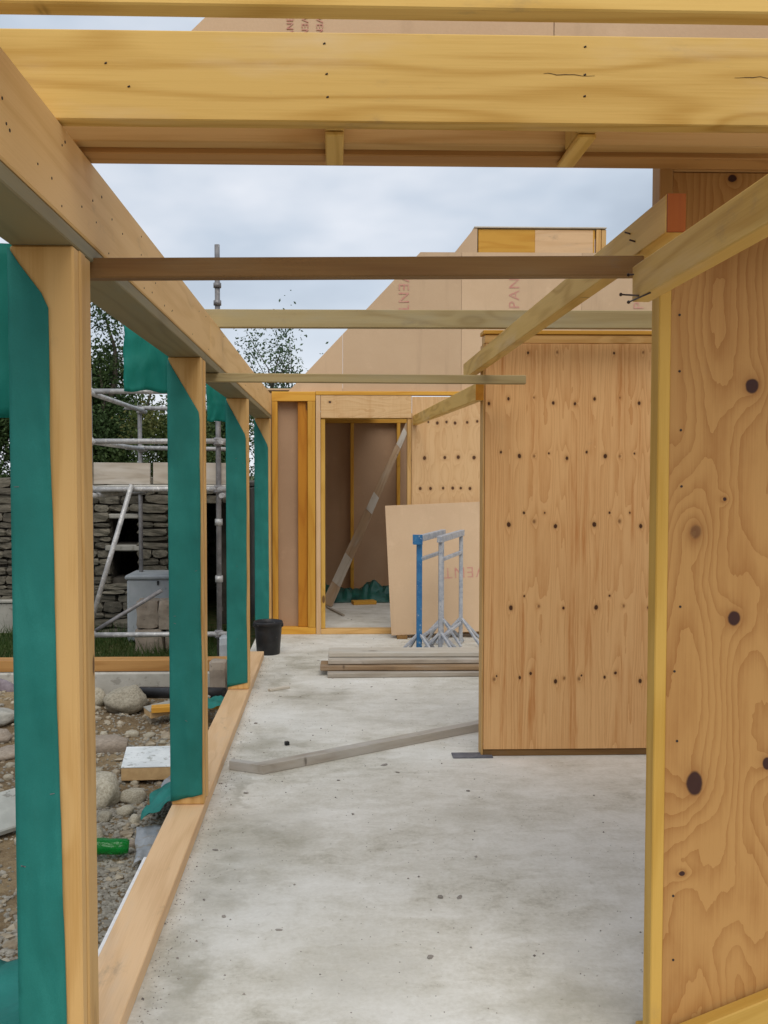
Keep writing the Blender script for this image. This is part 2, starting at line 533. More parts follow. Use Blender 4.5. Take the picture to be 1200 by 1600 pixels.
def concrete_mat():
    s = N('concrete_floor')
    p = s.coord()
    c = s.sep(p)
    a = s.noise(p, 1.1, 6, 0.62)
    b = s.noise(s.vmath('MULTIPLY', p, (2.0, 9.0, 1.0)), 1.0, 6, 0.65, 0.8)     # float / sweep streaks across
    fine = s.noise(p, 55.0, 5, 0.7)
    mid = s.noise(s.vmath('MULTIPLY', p, (6.0, 8.0, 1.0)), 1.0, 8, 0.72, 0.5)
    pit = s.noise(p, 220.0, 2, 0.5)
    f = s.math('ADD', s.math('MULTIPLY', a, 0.42), s.math('MULTIPLY', b, 0.14))
    f = s.math('ADD', f, s.math('MULTIPLY', fine, 0.16))
    f = s.math('ADD', f, s.math('MULTIPLY', mid, 0.28))
    col = s.ramp(f, [(0.385, (0.37, 0.345, 0.275)), (0.455, (0.55, 0.525, 0.45)), (0.525, (0.655, 0.635, 0.57)), (0.62, (0.76, 0.745, 0.69))])
    # damp olive stains, dust patches where they lie on the slab
    wv = s.noise(p, 3.2, 5, 0.65)
    wob = s.vmath('MULTIPLY', s.comb(s.math('SUBTRACT', wv, 0.5), s.math('SUBTRACT', s.noise(s.vmath('ADD', p, (7.0, 3.0, 0.0)), 3.2, 5, 0.65), 0.5), 0.0), (0.6, 0.7, 0.0))
    q = s.vmath('ADD', p, wob)
    st = None
    for (sx, sy, rx, ry, am) in STAINS:
        d = s.vmath('LENGTH', s.vmath('MULTIPLY', s.vmath('SUBTRACT', q, (sx, sy, 0.0)), (1 / rx, 1 / ry, 0.0)), (0, 0, 0))
        m = s.math('MULTIPLY', s.smooth(d, 0.15, 1.2, 1.0, 0.0), min(1.0, am * 1.15))
        st = m if st is None else s.math('MAXIMUM', st, m)
    st = s.math('MULTIPLY', st, s.smooth(mid, 0.35, 0.62, 0.25, 1.0))
    col = s.mix(st, col, (0.22, 0.195, 0.125))
    scuff = s.noise(s.vmath('MULTIPLY', p, (5.0, 16.0, 1.0)), 1.0, 7, 0.75, 1.2)
    col = s.mix(s.smooth(scuff, 0.60, 0.72, 0.0, 0.38), col, (0.30, 0.275, 0.21))
    sp = s.noise(p, 38.0, 6, 0.75)
    spk = s.math('MULTIPLY', s.smooth(sp, 0.61, 0.71, 0.0, 0.5), s.smooth(a, 0.40, 0.62, 1.0, 0.15))
    col = s.mix(spk, col, (0.15, 0.135, 0.10))
    chalk = s.noise(s.vmath('MULTIPLY', p, (3.0, 14.0, 1.0)), 1.0, 6, 0.7)
    col = s.mix(s.smooth(chalk, 0.60, 0.76, 0.0, 0.4), col, (0.74, 0.73, 0.68))
    h = s.math('ADD', s.math('MULTIPLY', fine, 0.6), s.math('MULTIPLY', pit, 0.3))
    return s.finish(col, s.math('SUBTRACT', 0.82, s.math('MULTIPLY', st, 0.2)), h, 0.35, 0.004, 0.3)


STAINS = [(-0.33, 4.05, 0.30, 0.42, 0.55), (-0.45, 3.6, 0.16, 0.30, 0.5), (-0.2, 6.6, 0.34, 0.30, 0.62), (0.08, 6.75, 0.16, 0.16, 0.6),
          (-0.42, 5.45, 0.14, 0.22, 0.5), (-0.25, 5.42, 0.16, 0.12, 0.45), (0.95, 2.55, 0.18, 0.3, 0.7), (0.75, 2.75, 0.2, 0.3, 0.4),
          (0.05, 2.95, 0.30, 0.35, 0.25), (0.0, 8.3, 0.25, 0.25, 0.4), (-0.25, 7.7, 0.2, 0.2, 0.35), (-0.48, 2.9, 0.10, 0.5, 0.5),
          (0.30, 5.9, 0.25, 0.12, 0.3), (0.62, 4.3, 0.2, 0.2, 0.22), (-0.42, 7.0, 0.08, 0.7, 0.4), (-0.50, 4.6, 0.06, 0.5, 0.45)]
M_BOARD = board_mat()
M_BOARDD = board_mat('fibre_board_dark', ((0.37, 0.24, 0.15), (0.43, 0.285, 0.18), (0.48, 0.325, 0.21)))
M_TEAL = membrane_mat('membrane_teal', 1.45, 0.22)
M_FLAP = membrane_mat('membrane_flap', 2.3, 0.55)  # brighter copy of the membrane, sky backlight put into its colour
M_CONC = concrete_mat()


def plain(name, c0, c1, scale=12.0, rough=0.6, bump=0.2, metal=0.0, spec=0.35, spots=None, detail=5, rnd=0.0):
    s = N(name)
    off = s.math('MULTIPLY', s.rand(), 37.0)
    p = s.vmath('ADD', s.coord(), s.comb(off, off, off))
    a = s.noise(p, scale, detail, 0.62)
    col = s.mix(s.smooth(a, 0.3, 0.7), c0, c1)
    if spots:
        b = s.noise(p, scale * 2.3, 4, 0.7)
        col = s.mix(s.smooth(b, spots[1], spots[1] + 0.06, 0.0, spots[2]), col, spots[0])
    if rnd:
        hv = s.n('ShaderNodeHueSaturation')
        s.put(hv.inputs['Value'], s.math('MULTIPLY_ADD', s.rand(), rnd, 1 - rnd / 2))
        s.put(hv.inputs['Color'], col)
        col = hv.outputs[0]
    return s.finish(col, rough, a, bump, 0.006, spec, metal)


M_STEEL = plain('galvanised_tube', (0.30, 0.30, 0.30), (0.46, 0.46, 0.45), 14, 0.5, 0.1, 0.35, spots=((0.62, 0.61, 0.58), 0.56, 0.8), rnd=0.2)
M_STEELD = plain('dull_tube', (0.16, 0.155, 0.16), (0.25, 0.245, 0.245), 14, 0.55, 0.1, 0.3, spots=((0.45, 0.44, 0.42), 0.62, 0.7))
M_BLUE = plain('blue_paint', (0.022, 0.12, 0.29), (0.04, 0.18, 0.37), 16, 0.5, 0.1, 0.0, spots=((0.45, 0.48, 0.50), 0.60, 0.8))
M_SPLASH = plain('splashed_blue_steel', (0.30, 0.33, 0.38), (0.47, 0.48, 0.49), 22, 0.65, 0.3, 0.0, spots=((0.15, 0.20, 0.29), 0.57, 0.55))
M_NAIL = plain('nail_steel', (0.07, 0.05, 0.045), (0.12, 0.09, 0.08), 60, 0.5, 0.1, 0.6)
M_HOLE = plain('nail_head', (0.03, 0.022, 0.018), (0.05, 0.035, 0.03), 60, 0.7, 0.1, 0.2)
M_BLACK = plain('black_plastic', (0.012, 0.012, 0.013), (0.025, 0.025, 0.027), 9, 0.42, 0.1, 0.0, spots=((0.22, 0.21, 0.19), 0.66, 0.6))
M_DPC = plain('grey_packer', (0.10, 0.105, 0.125), (0.16, 0.165, 0.185), 20, 0.6, 0.2)
M_STONE = plain('field_stone', (0.27, 0.24, 0.175), (0.46, 0.42, 0.33), 9, 0.85, 0.6, spots=((0.14, 0.12, 0.09), 0.6, 0.5), rnd=0.5)
M_WALLST = plain('wall_stone', (0.06, 0.055, 0.04), (0.145, 0.13, 0.10), 3.0, 0.9, 0.7, spots=((0.33, 0.31, 0.27), 0.62, 0.6), rnd=0.8)
M_CORE = plain('wall_core', (0.05, 0.045, 0.035), (0.09, 0.08, 0.065), 8, 0.95, 0.5)
M_LEDGE = plain('pale_stone', (0.24, 0.235, 0.205), (0.34, 0.33, 0.29), 5, 0.85, 0.4, spots=((0.16, 0.15, 0.12), 0.58, 0.6), rnd=0.2)
M_BLOCK = plain('brown_block', (0.22, 0.18, 0.14), (0.32, 0.27, 0.215), 7, 0.9, 0.5, spots=((0.10, 0.085, 0.07), 0.62, 0.7), rnd=0.25)
M_TANK = plain('tank_grey', (0.29, 0.32, 0.335), (0.39, 0.415, 0.43), 4, 0.6, 0.1, spots=((0.17, 0.18, 0.18), 0.66, 0.6))
M_WHITEP = plain('white_polystyrene', (0.72, 0.74, 0.76), (0.85, 0.86, 0.87), 30, 0.8, 0.2, spots=((0.45, 0.43, 0.40), 0.66, 0.5))
M_FOIL = plain('foil_facing', (0.62, 0.66, 0.66), (0.80, 0.83, 0.82), 9, 0.5, 0.3, spots=((0.30, 0.31, 0.28), 0.57, 0.7))
M_FOAM = plain('foam_core', (0.46, 0.30, 0.14), (0.56, 0.38, 0.19), 20, 0.9, 0.3)
M_SHEETG = plain('grey_polythene', (0.20, 0.225, 0.245), (0.34, 0.36, 0.38), 6, 0.45, 0.5, spots=((0.20, 0.17, 0.12), 0.55, 0.6))
M_SLATE = plain('pale_slate', (0.30, 0.31, 0.28), (0.47, 0.48, 0.44), 5, 0.75, 0.4, spots=((0.17, 0.165, 0.145), 0.57, 0.8))
M_RUBBISH = plain('purple_rubbish', (0.11, 0.085, 0.095), (0.25, 0.21, 0.225), 7, 0.6, 0.5)
M_TARP = plain('green_tarpaulin', (0.006, 0.045, 0.036), (0.012, 0.10, 0.078), 5, 0.38, 0.5)
M_FOOT = plain('footing_concrete', (0.34, 0.33, 0.29), (0.46, 0.45, 0.41), 5, 0.85, 0.5, spots=((0.22, 0.21, 0.18), 0.58, 0.6))
M_CHIP = plain('debris_chip', (0.12, 0.11, 0.10), (0.32, 0.29, 0.25), 30, 0.85, 0.3, rnd=0.8)
M_PRINT = plain('red_print', (0.51, 0.22, 0.18), (0.53, 0.32, 0.23), 30, 0.8, 0.0)
M_DARKGAP = plain('dark_seam', (0.035, 0.022, 0.015), (0.06, 0.035, 0.02), 30, 0.9, 0.0)
M_GRAVEL = plain('gravel', (0.17, 0.155, 0.125), (0.33, 0.31, 0.26), 18, 0.9, 0.5, detail=4)
M_RUBBLE = plain('rubble_stone', (0.20, 0.155, 0.10), (0.42, 0.37, 0.28), 7, 0.95, 0.5, detail=4)
M_BARK = plain('bark', (0.05, 0.04, 0.03), (0.10, 0.085, 0.065), 14, 0.95, 0.8)


def bottle_mat():
    s = N('green_bottle')
    s.put(s.b.inputs['Base Color'], (0.006, 0.27, 0.04, 1))
    s.b.inputs['Roughness'].default_value = 0.12
    s.b.inputs['Transmission Weight'].default_value = 0.55
    s.b.inputs['IOR'].default_value = 1.35
    return s.m


M_BOTTLE = bottle_mat()


def soil_mat():
    s = N('soil')
    p = s.coord()
    a = s.noise(p, 0.9, 6, 0.65)
    b = s.noise(p, 9.0, 8, 0.72)
    cgr = s.noise(p, 60.0, 4, 0.7)
    f = s.math('ADD', s.math('MULTIPLY', a, 0.5), s.math('MULTIPLY', b, 0.5))
    col = s.ramp(f, [(0.3, (0.085, 0.055, 0.030)), (0.48, (0.19, 0.135, 0.075)), (0.6, (0.30, 0.225, 0.13)), (0.75, (0.36, 0.29, 0.19))])
    col = s.mix(s.smooth(cgr, 0.55, 0.7, 0.0, 0.5), col, (0.34, 0.30, 0.23))
    # turf beyond the works
    y = s.sep(p)[1]
    g = s.math('MULTIPLY', s.smooth(s.math('ADD', y, s.math('MULTIPLY', a, 1.5)), 8.7, 9.6), s.smooth(b, 0.35, 0.6, 0.5, 1.0))
    col = s.mix(g, col, (0.045, 0.075, 0.018))
    h = s.math('ADD', b, s.math('MULTIPLY', cgr, 0.35))
    return s.finish(col, 0.95, h, 0.9, 0.03, 0.15)


M_SOIL = soil_mat()


def leaf_mat(name, c0, c1, c2):
    s = N(name)
    col = s.ramp(s.noise(s.coord(), 0.9, 4, 0.6), [(0.3, c0), (0.5, c1), (0.72, c2)])
    s.finish(col, 0.6, spec=0.25)
    tr = s.n('ShaderNodeBsdfTranslucent')
    s.t.links.new(col, tr.inputs[0])
    mx = s.n('ShaderNodeMixShader')
    mx.inputs[0].default_value = 0.3
    s.t.links.new(s.b.outputs[0], mx.inputs[1])
    s.t.links.new(tr.outputs[0], mx.inputs[2])
    s.t.links.new(mx.outputs[0], s.out.inputs['Surface'])
    return s.m


M_LEAF = leaf_mat('leaf_dark', (0.035, 0.065, 0.022), (0.055, 0.095, 0.03), (0.085, 0.13, 0.04))
M_LEAF2 = leaf_mat('leaf_mid', (0.04, 0.07, 0.02), (0.075, 0.11, 0.03), (0.15, 0.13, 0.035))
M_LEAF3 = leaf_mat('leaf_light', (0.045, 0.085, 0.04), (0.07, 0.12, 0.06), (0.11, 0.16, 0.08))
M_GRASS = leaf_mat('grass_blade', (0.022, 0.05, 0.010), (0.04, 0.075, 0.015), (0.08, 0.10, 0.03))

# plywood faces, knots measured from each sheet's lower left corner
P2X, P2Z, P2Y = 0.850, 0.045, 5.17


def px2(cx_, cy_, X0, Z0, Y):
    """photo pixel -> position on the plane Y, from the sheet corner"""
    fw = Vector((math.sin(YAW) * math.cos(PITCH), math.cos(YAW) * math.cos(PITCH), -math.sin(PITCH)))
    rt = Vector((math.cos(YAW), -math.sin(YAW), 0))
    r = fw + rt * ((cx_ - 560) / 1450) - rt.cross(fw) * ((cy_ - 800) / 1450)
    t = Y / r.y
    return r.x * t - X0, 1.6 + r.z * t - Z0


K2 = []
for cx_, cy_, r_, d_ in [(300, 168, 5, .8), (410, 165, 5, .7), (150, 358, 6, .75), (227, 340, 6, .8), (323, 335, 3.5, .7), (395, 356, 6.5, .95),
                         (198, 540, 5, .9), (268, 555, 8, .75), (323, 555, 4.5, .7), (378, 545, 4, .8), (446, 563, 6.5, .95),
                         (285, 768, 5, .75), (323, 800, 6.5, .7), (228, 812, 9, .75), (403, 818, 8, .97), (362, 768, 3.5, .8),
                         (236, 1124, 9, .75), (286, 1080, 4, .8), (340, 1118, 5, .7), (433, 1125, 5, .95),
                         (173, 1392, 6, .7), (269, 1386, 6, .8), (310, 1370, 6, .85), (403, 1400, 8, .8), (436, 1388, 5, .7), (182, 1380, 4, .8)]:
    kx, kz = px2(700 + cx_ / 2.4, 480 + cy_ / 2.4, P2X, P2Z, P2Y)
    K2.append((max(kx, 0.02), kz, r_ * 0.00125, r_ * 0.0016, d_))
M_PLY2 = ply_mat('plywood_mid', (0.76, 0.455, 0.20), (0.53, 0.235, 0.070), K2, period=0.483, rings=13.0, stretch=(7.0, 0.16), ring_amt=0.5, seed=2.3,
                 dark_knot=(0.05, 0.017, 0.008), line=1.6, knot_warp=0.55, streaks=0.85)
P1X, P1Z, P1Y = 0.895, 0.05, 2.452
K1 = []
for cx_, cy_, rx_, rz_, d_ in [(1175, 603, 10.5, 11.5, .97), (1087, 831, 9.5, 12, .45), (1147, 966, 10, 11.5, .97), (1085, 1224, 13, 20, .97), (1199, 1193, 8, 10, .97),
                               (1066, 1365, 5, 4, .9), (1132, 780, 3, 3, .9), (1144, 279, 7, 6, .95), (1260, 700, 11, 12, .9), (1300, 1000, 10, 12, .9), (1240, 1420, 10, 12, .8),
                               (1380, 820, 9, 11, .9), (1400, 1250, 10, 13, .9)]:
    kx, kz = px2(cx_, cy_, P1X, P1Z, P1Y)
    K1.append((kx, kz, rx_ * 0.00172, rz_ * 0.00172, d_))
M_PLY1 = ply_mat('plywood_near', (0.46, 0.248, 0.082), (0.31, 0.132, 0.034), K1, rings=17.0, stretch=(2.5, 0.75), ring_amt=0.62, seed=6.4,
                 dark_knot=(0.030, 0.010, 0.011), line=1.9, wobble=0.55, streaks=0.25)
K3 = []
for cx_, cy_, r_ in [(808, 238, 4), (850, 243, 6), (893, 238, 5), (933, 243, 6), (990, 240, 5), (1037, 235, 5), (790, 407, 7), (885, 405, 6), (948, 403, 7), (1022, 405, 7),
                     (770, 550, 6), (818, 550, 6), (877, 548, 5), (922, 548, 6), (960, 548, 5), (1003, 550, 6)]:
    kx, kz = px2(400 + cx_ / 3, 580 + cy_ / 3, 0.785, 0.06, 9.2)
    K3.append((kx, kz, r_ * 0.0024, r_ * 0.0028, .8))
M_PLY3 = ply_mat('plywood_far', (0.64, 0.42, 0.215), (0.50, 0.285, 0.12), K3, rings=6.0, stretch=(6.0, 0.4), ring_amt=0.5, seed=9.7, dark_knot=(0.07, 0.028, 0.012), line=2.0)
M_PLYH = ply_mat('plywood_header', (0.64, 0.43, 0.22), (0.50, 0.29, 0.12), [(0.09, 0.155, 0.014, 0.011, .85)], rings=7, stretch=(1.2, 7.0), ring_amt=0.6, seed=4.4, line=2.0)

# ================================================================== SETTING
# --- ground: one sheet to the horizon, rough soil beside the slab
def ghill(x, y):
    v = Vector((x, y, 0))
    h = -0.20
    near = max(0.0, min(1.0, (-0.95 - x) / 0.5))
    far = max(0.0, min(1.0, (y - 7.9) / 1.5))
    h += near * (1 - far) * (0.10 * mnoise.noise(v * 0.9 + Vector((3.3, 1.1, 0))) + 0.05 * mnoise.noise(v * 2.7) + 0.022 * mnoise.noise(v * 7.0))
    h += (1 - far) * 0.16 * math.exp(-((x + 2.55) ** 2 / 0.5 + (y - 6.6) ** 2 / 0.8))
    h += (1 - far) * 0.10 * math.exp(-((x + 2.2) ** 2 / 0.4 + (y - 4.9) ** 2 / 0.6))
    h -= far * 0.10
    if x > -0.72: h = -0.32
    return h


gx = np.concatenate([np.array([-600, -200, -80, -40, -20, -12]), np.arange(-8, -0.5, 0.07), np.array([-0.5, 0.5, 3, 6, 12, 40, 120, 600])])
gy = np.concatenate([np.array([-400, -100, -30, -10, -3]), np.arange(0, 12, 0.08), np.array([12.2, 14, 18, 26, 40, 80, 200, 800])])
gv = [(x, y, ghill(x, y)) for y in gy for x in gx]
nx_ = len(gx)
gf = [(j * nx_ + i, j * nx_ + i + 1, (j + 1) * nx_ + i + 1, (j + 1) * nx_ + i) for j in range(len(gy) - 1) for i in range(nx_ - 1)]
tag(pydata('ground', gv, gf, M_SOIL, smooth=True), 'bare stony earth beside the slab, turf further off', kind='structure')

# --- slab
slab = mesh_obj('floor_slab', box_mesh('floor_slab', 5.2, 16.5, 0.30, 0.006), M_CONC, Matrix.Translation((1.845, 4.65, -0.15)))
tag(slab, 'pale stained concrete floor slab', kind='structure')
slab.data.transform(Matrix.Translation((1.845, 4.65, -0.15)))
slab.matrix_basis = Matrix.Identity(4)
WM[slab.name] = Matrix.Identity(4)
ft = mesh_obj('footing', box_mesh('footing', 5.6, 0.42, 0.5, 0.012), M_FOOT, Matrix.Translation((-3.56, 7.67, -0.252)))
tag(ft, 'grey concrete strip footing of the side wing', kind='structure')

# ================================================================== TIMBER FRAME
XI, XO = -0.60, -0.752          # inner and outer face of the open left wall
# sole plate
sp = thing('sole_plate', 'long pale timber sole plate on the slab under the teal-wrapped posts', 'timber', (-0.675, 4.0, 0))
span('plate', XO, XI, -0.8, 4.62, 0.0, 0.058, M_PLATE, sp)
span('plate', XO, XI, 4.623, 8.03, 0.0, 0.057, M_PLATE, sp)
tag(span('edge_insulation', -0.795, -0.758, 0.2, 3.85, -0.16, -0.004, M_WHITEP, bevel=0.004),
    'white polystyrene edge strip beside the timber sole plate', 'insulation strip')

# head beam
hb = thing('head_beam', 'long deep timber beam running overhead along the teal-wrapped posts', 'beam', (-0.675, 4.0, 2.13))
span('beam', XO + 0.004, XI, -0.8, 4.60, 2.172, 2.375, M_BEAM, hb, 0.004)
span('beam', XO + 0.004, XI, 4.602, 9.13, 2.172, 2.375, M_BEAM, hb, 0.004)
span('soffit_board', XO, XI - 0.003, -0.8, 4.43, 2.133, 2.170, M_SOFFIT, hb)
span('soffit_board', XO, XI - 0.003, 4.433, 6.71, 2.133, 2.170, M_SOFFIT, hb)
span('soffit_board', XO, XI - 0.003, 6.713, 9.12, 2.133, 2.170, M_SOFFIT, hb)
for k in range(46):
    ny = random.uniform(1.35, 4.6) if k < 38 else random.uniform(4.6, 8.5)
    nz = random.choice([2.20, 2.24, 2.28, 2.32, 2.345]) + random.uniform(-0.012, 0.012)
    tube('nail_head', (XI - 0.004, ny, nz), (XI + 0.0012, ny, nz), random.uniform(0.0022, 0.0036), M_HOLE, hb, 6)


def post(y0, thick, label, ztop, diag, f_top, f_bot, seed):
    t = thing('post', label, 'post', (-0.675, y0 + 0.08, 0.058), 'posts of the open left wall')
    y = y0
    for k, th in enumerate(thick):
        span('stud', XO + 0.001 * (k % 2), XI - 0.004 * ((k + seed) % 2), y, y + th - 0.0035, 0.0585, 2.1325, M_POST, t, 0.005)
        y += th
    # membrane folded round the outer edge onto the face, cut on a slant at the top
    W = XI - XO
    rows, cols = 60, 10
    P = []
    zb = 0.075
    for i in range(rows):
        a = i / (rows - 1)
        z = ztop + (zb - ztop) * a
        fr = f_top + (f_bot - f_top) * a ** 1.6
        if z > ztop - diag:
            fr = min(fr, max(0.02, f_top * (ztop - z) / diag))
        row = []
        # first two columns run round the outer side
        row.append((XO - 0.004, y0 + 0.11, z))
        row.append((XO - 0.0055, y0 + 0.03, z))
        for j in range(cols):
            u = fr * j / (cols - 1)
            x = XO - 0.004 + (W + 0.003) * u
            n = mnoise.noise(Vector((u * 3 + seed, z * 4.0, seed * 3))) + 0.5 * mnoise.noise(Vector((u * 7, z * 9 + seed, 2)))
            yy = y0 - 0.0035 - 0.017 * max(0, n + 0.15) * (0.3 + u) * (1 if u > 0.02 else 0)
            x += 0.004 * mnoise.noise(Vector((z * 2.5, seed, j * 0.1))) * u
            zz = z + (0.035 * u if i == rows - 1 else 0)
            row.append((x, yy, zz))
        P.append(row)
    mw = solid_grid('membrane_wrap', P, 0.0012, (0, -1, 0), M_TEAL, t)
    rs = random.Random(int(seed * 10))
    for k in range(4):
        i, j = rs.randrange(6, rows - 2), rs.choice((4, 7, 10, 11))
        q = Vector(P[i][j]) + Vector((-0.006, -0.0022, 0))
        an = rs.uniform(-0.6, 0.6)
        dv = Vector((math.cos(an), 0, math.sin(an))) * 0.0055
        timber('staple', q - dv, q + dv, 0.0012, 0.0014, M_STEELD, mw, bevel=0)
    return t


post(2.205, (0.047, 0.047, 0.062), 'nearest teal-wrapped timber post, tall at the left edge, with a broad strip of bare wood', 2.125, 0.125, 0.60, 0.77, 1.0)
post(4.285, (0.05, 0.05, 0.05), 'second teal-wrapped post, its foot on the sole plate near the white insulation offcut', 2.125, 0.25, 0.95, 0.97, 4.0)
post(6.60, (0.05, 0.05, 0.05), 'third teal-wrapped post, just in front of the black bucket', 2.125, 0.26, 0.93, 0.93, 7.0)
post(8.98, (0.05, 0.05, 0.05), 'farthest teal-wrapped post, beside the open orange stud frame', 2.125, 0.26, 0.86, 0.9, 9.0)


def flap(label, x0, x1, y, z_top, z_bot, bulge, seed):
    rows, cols = 16, 16
    P = []
    for i in range(rows):
        a = i / (rows - 1)
        row = []
        for j in range(cols):
            u = j / (cols - 1)
            x = x0 + (x1 - x0) * u
            yy = y + bulge * math.sin(u * 2.6) * (0.4 + 0.6 * a) + 0.018 * mnoise.noise(Vector((u * 4, a * 3, seed))) + 0.008 * mnoise.noise(Vector((u * 9, a * 8, seed)))
            z = z_top + (z_bot - z_top) * a + 0.015 * mnoise.noise(Vector((u * 3, seed, a)))
            row.append((x + 0.012 * mnoise.noise(Vector((a * 3, seed, u))), yy, z))
        P.append(row)
    o = solid_grid('membrane_flap', P, 0.0012, (0, -1, 0), M_FLAP)
    return tag(o, label, 'membrane', 'loose membrane flaps')


flap('loose teal membrane flap billowing outside the nearest post', -1.16, -0.757, 2.33, 2.16, 1.735, -0.06, 1.3)
flap('loose square teal membrane flap hanging beside the second post under the beam', -0.975, -0.757, 4.38, 2.29, 1.985, 0.03, 5.2)
flap('small loose teal membrane flap hanging beside the third post', -0.90, -0.757, 6.68, 2.25, 1.975, 0.03, 8.8)


# --- joists overhead
def joist(label, y0, y1, z0, z1, tilt, mat=M_JOIST, x1=3.4):
    o = timber('joist', (-0.80, (y0 + y1) / 2, (z0 + z1) / 2 + 0.000), (x1, (y0 + y1) / 2, (z0 + z1) / 2 + tilt), y1 - y0, z1 - z0, mat, None)
    return tag(o, label, 'joist', 'joists across the ceiling')


joist('yellow overhead joist cropped by the top edge of the picture', 1.583, 1.628, 2.379, 2.574, -0.004)
joist('large yellow overhead joist with dark nail marks and a long crack', 2.092, 2.137, 2.379, 2.574, 0.0)
dj = thing('double_joist', 'orange-brown double joist behind the large yellow joist, over the sky', 'joist', (1.3, 2.33, 2.379), 'joists across the ceiling')
span('joist_ply', -0.80, 3.4, 2.262, 2.307, 2.392, 2.574, M_POST, dj)
span('joist_ply', -0.80, 3.4, 2.3085, 2.388, 2.379, 2.572, M_RUST, dj)
for (xx, lab) in ((0.005, 'short nogging between two overhead joists, above the middle of the floor'), (0.583, 'short nogging between two overhead joists, nearer the near plywood wall')):
    t = thing('nogging', lab, 'nogging', (xx, 2.2, 2.37), 'noggings between the joists')
    span('block', xx - 0.022, xx + 0.022, 2.139, 2.260, 2.379, 2.53, M_JOIST, t)
    span('packer', xx - 0.0215, xx + 0.0215, 2.141, 2.345, 2.366, 2.3775, M_JOIST, t)
# splits and nails on the big joist
for k, (jx, jz) in enumerate([(-0.02, 2.548), (-0.015, 2.482), (-0.013, 2.432), (0.56, 2.548), (0.56, 2.487), (0.56, 2.44), (-0.45, 2.45), (-0.5, 2.50)]):
    o = tube('nail', (jx, 2.0925, jz), (jx + 0.005, 2.0912, jz + 0.002), 0.0019, M_HOLE, None, 6)
    par = bpy.data.objects['joist.001']
    o.parent = par
    o.matrix_basis = WM[par.name].inverted() @ WM[o.name]
# cracks as thin dark wedges of missing wood
par = bpy.data.objects['joist.001']
for (xa, za, xb, zb, th) in [(0.47, 2.4885, 0.585, 2.4865, 0.0018), (0.90, 2.487, 1.0, 2.485, 0.0014)]:
    V, n = [], 12
    for i in range(n + 1):
        a = i / n
        x, zc = xa + (xb - xa) * a, za + (zb - za) * a + 0.004 * mnoise.noise(Vector((a * 5 + xa * 9, za, 0)))
        h = th * math.sin(math.pi * min(1, a * 0.9 + 0.05)) * (0.6 + 0.5 * random.random())
        V += [(x, 2.0913, zc - h / 2), (x, 2.0913, zc + h / 2), (x, 2.0925, zc)]
    F = []
    for i in range(n):
        b = i * 3
        F += [(b, b + 3, b + 4, b + 1), (b + 1, b + 4, b + 5, b + 2), (b + 2, b + 5, b + 3, b)]
    pydata('crack', V, F, M_DARKGAP, None, par)
# --- near gable over the double joist
def gable(name, label, outline, y0, y1, seams, mat):
    """outline (x,z) convex, cut into vertical boards at seams"""
    t = thing(name, label, 'gable', (outline[0][0], y0, min(p[1] for p in outline)))
    def clip(poly, xc, keep_left):
        out = []
        for i in range(len(poly)):
            a, b = poly[i], poly[(i + 1) % len(poly)]
            ia = (a[0] <= xc) == keep_left or a[0] == xc
            ib = (b[0] <= xc) == keep_left or b[0] == xc
            if ia: out.append(a)
            if ia != ib:
                k = (xc - a[0]) / (b[0] - a[0])
                out.append((xc, a[1] + k * (b[1] - a[1])))
        return out
    rest = outline
    boards = []
    for s_ in seams:
        boards.append(clip(rest, s_ - 0.0012, True))
        rest = clip(rest, s_ + 0.0012, False)
    boards.append(rest)
    for k, b in enumerate(boards):
        if len(b) > 2:
            prism('board', b, y0 + 0.0015 * (k % 2), y1, mat, t)
    return t


g1 = gable('gable_wall', 'brown fibreboard gable above the near joists, red lettering at its left end', [(-0.46, 2.576), (2.0, 2.576), (4.4, 2.576), (2.0, 4.95)], 2.335, 2.37, [0.55, 1.77, 2.99], M_BOARD)
g2 = gable('gable_wall', 'large brown fibreboard gable over the back wall with red vertical lettering', [(-0.44, 2.413), (4.2, 2.413), (4.2, 3.0), (3.42, 3.795), (0.87, 3.79)], 9.26, 9.30, [0.10, 1.28, 2.48], M_BOARD)


def lettering(text, M, size, parent, spacing=1.0):
    cu = bpy.data.curves.new('lettering', 'FONT')
    cu.body = text
    cu.size = size
    cu.align_x = 'CENTER'
    cu.align_y = 'CENTER'
    cu.extrude = 0.0004
    cu.space_character = spacing
    cu.resolution_u = 3
    tmp = bpy.data.objects.new('tmp_lettering', cu)
    COL.objects.link(tmp)
    bpy.context.view_layer.update()
    dg = bpy.context.evaluated_depsgraph_get()
    me = bpy.data.meshes.new_from_object(tmp.evaluated_get(dg))
    bpy.data.objects.remove(tmp)
    me.name = 'lettering'
    me.materials.clear()
    return mesh_obj('lettering', me, M_PRINT, M, parent)


def on_wall(x, y, z, ang):
    """text plane facing -Y, rotated by ang in the wall"""
    return Matrix.Translation((x, y, z)) @ Matrix.Rotation(ang, 4, 'Y') @ Matrix.Rotation(math.pi / 2, 4, 'X')


# the print runs up one board and down the other
lettering('PANEL', on_wall(1.81, 9.2575, 3.475, -math.pi / 2), 0.15, g2, 1.12)
lettering('VENT', on_wall(0.70, 9.2575, 3.385, math.pi / 2), 0.15, g2, 1.12)
lettering('PANEL', on_wall(3.06, 9.2575, 3.475, -math.pi / 2), 0.15, g2, 1.12)
for xx in (-0.103, -0.068, -0.032):
    lettering('PANELVENT', on_wall(xx, 2.3335, 2.73, math.pi / 2 if xx > -0.1 else -math.pi / 2), 0.024, g1, 1.1)

